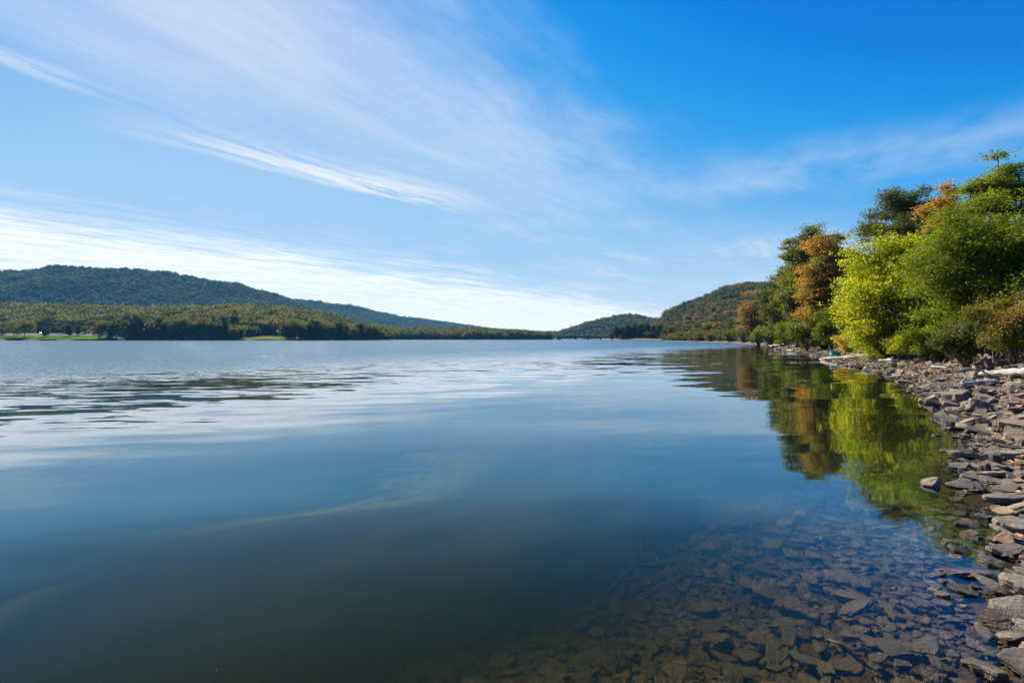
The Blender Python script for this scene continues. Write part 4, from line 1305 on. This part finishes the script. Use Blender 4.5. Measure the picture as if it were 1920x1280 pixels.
# ----------------------------------------------------------------- moored pontoon boat
m_hull = plain('white_boat_paint', (0.75, 0.77, 0.78), 0.35, 0.5, 0.05, 1.0)
m_alu = plain('brushed_aluminium', (0.55, 0.57, 0.6), 0.35, 0.5, 0.1, 2.0, 0.8)
m_can = plain('canvas_top', (0.72, 0.74, 0.76), 0.8, 0.2, 0.06, 2.0)
bt = bpy.data.objects.new('pontoon_boat', None); COL.objects.link(bt)
bt.location = ((228 - 960) / FPX * 488, 488, 0.0); bt.rotation_euler = (0, 0, R(8))
tag(bt, 'white pontoon boat with a canopy moored below the dark trees', 'boat')
for sgn in (-1, 1):
    obj('pontoon', MB().tube([(-4.0, sgn * 0.95, 0.22), (-3.6, sgn * 0.95, 0.12), (3.0, sgn * 0.95, 0.12), (3.9, sgn * 0.95, 0.42)], [0.12, 0.34, 0.34, 0.06], 12).mesh('pontoon', m_alu, True), bt)
obj('deck', MB().box((0, 0, 0.52), (7.6, 2.5, 0.12)).mesh('deck', m_hull), bt)
for sgn in (-1, 1):
    obj('side_panel', MB().box((-0.2, sgn * 1.2, 0.94), (6.4, 0.06, 0.70)).mesh('side_panel', m_hull), bt)
obj('bow_panel', MB().box((3.05, 0, 0.94), (0.06, 2.3, 0.70)).mesh('bow_panel', m_hull), bt)
obj('helm', MB().box((-0.6, 0.7, 0.98), (0.7, 0.8, 0.78)).mesh('helm', m_hull), bt)
for sx in (-2.2, 1.4):
    for sgn in (-1, 1):
        obj('post', MB().tube([(sx, sgn * 1.12, 1.3), (sx * 0.9, sgn * 1.08, 2.36)], [0.035, 0.035], 6).mesh('post', m_alu), bt)
cn = MB()
xs_ = np.linspace(-2.6, 1.8, 7)
V = [(x_, y_, 2.38 + 0.22 * (1 - (y_ / 1.25) ** 2)) for x_ in xs_ for y_ in np.linspace(-1.25, 1.25, 7)]
V += [(a, b, c_ - 0.06) for a, b, c_ in V]
F = []
for i in range(6):
    for j in range(6):
        a = i * 7 + j
        F += [(a, a + 7, a + 8, a + 1), (a + 49, a + 50, a + 57, a + 56)]
obj('canopy', cn.add(V, F).mesh('canopy', m_can, True), bt)

# ----------------------------------------------------------------- cars parked along the park road
m_car = plain('dark_car_paint', (0.015, 0.018, 0.03), 0.25, 0.6, 0.1, 1.0)
m_car2 = plain('silver_car_paint', (0.35, 0.37, 0.40), 0.25, 0.6, 0.05, 1.0)
m_glass = plain('car_glass', (0.03, 0.04, 0.05), 0.08, 0.8, 0.05, 1.0)
m_tyre = plain('tyre_rubber', (0.02, 0.02, 0.02), 0.9, 0.2, 0.1, 4.0)
m_rim = plain('wheel_rim', (0.5, 0.5, 0.52), 0.3, 0.5, 0.05, 4.0, 0.8)
m_lamp = plain('headlight_lens', (0.8, 0.8, 0.78), 0.1, 0.8, 0.02, 4.0)


def car(px, Y, rz, m, label):
    X = (px - 960) / FPX * Y
    e = bpy.data.objects.new('parked_car', None); COL.objects.link(e)
    e.location = (X, Y, land1(X, Y) + 0.42); e.rotation_euler = (0, 0, R(rz))
    tag(e, label, 'car', 'cars in the park across the lake')
    prof = [(-2.2, 0.35), (-2.25, 0.85), (-1.9, 1.0), (-1.35, 1.05), (-0.95, 1.5), (0.65, 1.52), (1.25, 1.05), (2.1, 0.88), (2.22, 0.6), (2.15, 0.35)]
    V = [(x_, s_ * (0.9 if z_ < 1.2 else 0.72), z_) for s_ in (-1, 1) for x_, z_ in prof]
    n = len(prof)
    F = [tuple(range(n - 1, -1, -1)), tuple(range(n, 2 * n))] + [(i, (i + 1) % n, n + (i + 1) % n, n + i) for i in range(n)]
    obj('body', MB().add(V, F).mesh('body', m), e)
    for s_ in (-1, 1):
        obj('side_window', MB().add([(-1.15, s_ * 0.86, 1.1), (1.0, s_ * 0.86, 1.1), (0.55, s_ * 0.765, 1.44), (-0.85, s_ * 0.765, 1.44)], [(0, 1, 2, 3)]).mesh('side_window', m_glass), e)
        obj('headlight', MB().box((2.2, s_ * 0.62, 0.74), (0.1, 0.36, 0.16)).mesh('headlight', m_lamp), e)
        for x_ in (-1.35, 1.4):
            wh = obj('wheel', MB().tube([(x_, s_ * 0.76, 0.33), (x_, s_ * 0.95, 0.33)], [0.33, 0.33], 16).mesh('wheel', m_tyre), e)
            obj('rim', MB().tube([(x_, s_ * 0.94, 0.33), (x_, s_ * 0.965, 0.33)], [0.2, 0.2], 12).mesh('rim', m_rim), wh)
    obj('windscreen', MB().add([(1.24, -0.74, 1.08), (1.24, 0.74, 1.08), (0.68, 0.66, 1.5), (0.68, -0.66, 1.5)], [(0, 1, 2, 3)]).mesh('windscreen', m_glass), e)
    return e


car(73, 584, 175, m_car, 'dark parked car nearer the wide olive tree')
car(81, 586, 178, m_car, 'dark parked car just left of the bare-looking park tree')
car(92, 586, 186, m_car2, 'silver parked car right of the bare-looking park tree')

# ----------------------------------------------------------------- the air over the lake
m_haze, t = mat('blue_haze')
pv = t.n('ShaderNodeVolumePrincipled')
pv.inputs['Color'].default_value = (0.16, 0.56, 1.0, 1)
pv.inputs['Density'].default_value = 0.000078
pv.inputs['Anisotropy'].default_value = 0.0
finish(t, None, pv.outputs[0])
tag(obj('haze', MB().box((0, 1500, 185), (7800, 6200, 382)).mesh('haze', m_haze)), 'thin blue haze in the air over the lake', 'haze', kind='stuff')

# things that look alike and stand in the same spot are told apart by their order from the left
ORD = ['first', 'second', 'third', 'fourth', 'fifth', 'sixth', 'seventh', 'eighth', 'ninth', 'tenth', 'eleventh', 'twelfth', 'thirteenth', 'fourteenth', 'fifteenth', 'sixteenth']
same = {}
for o in COL.objects:
    if o.parent is None and 'label' in o and 'category' in o and o.get('kind') is None:
        same.setdefault(o['label'], []).append(o)
for lab, os_ in same.items():
    if 1 < len(os_) <= 16:
        os_.sort(key=lambda o: o.location.x / max(o.location.y, 0.1))
        for k, o in enumerate(os_):
            o['label'] = f"{lab}, {ORD[k]} from left"
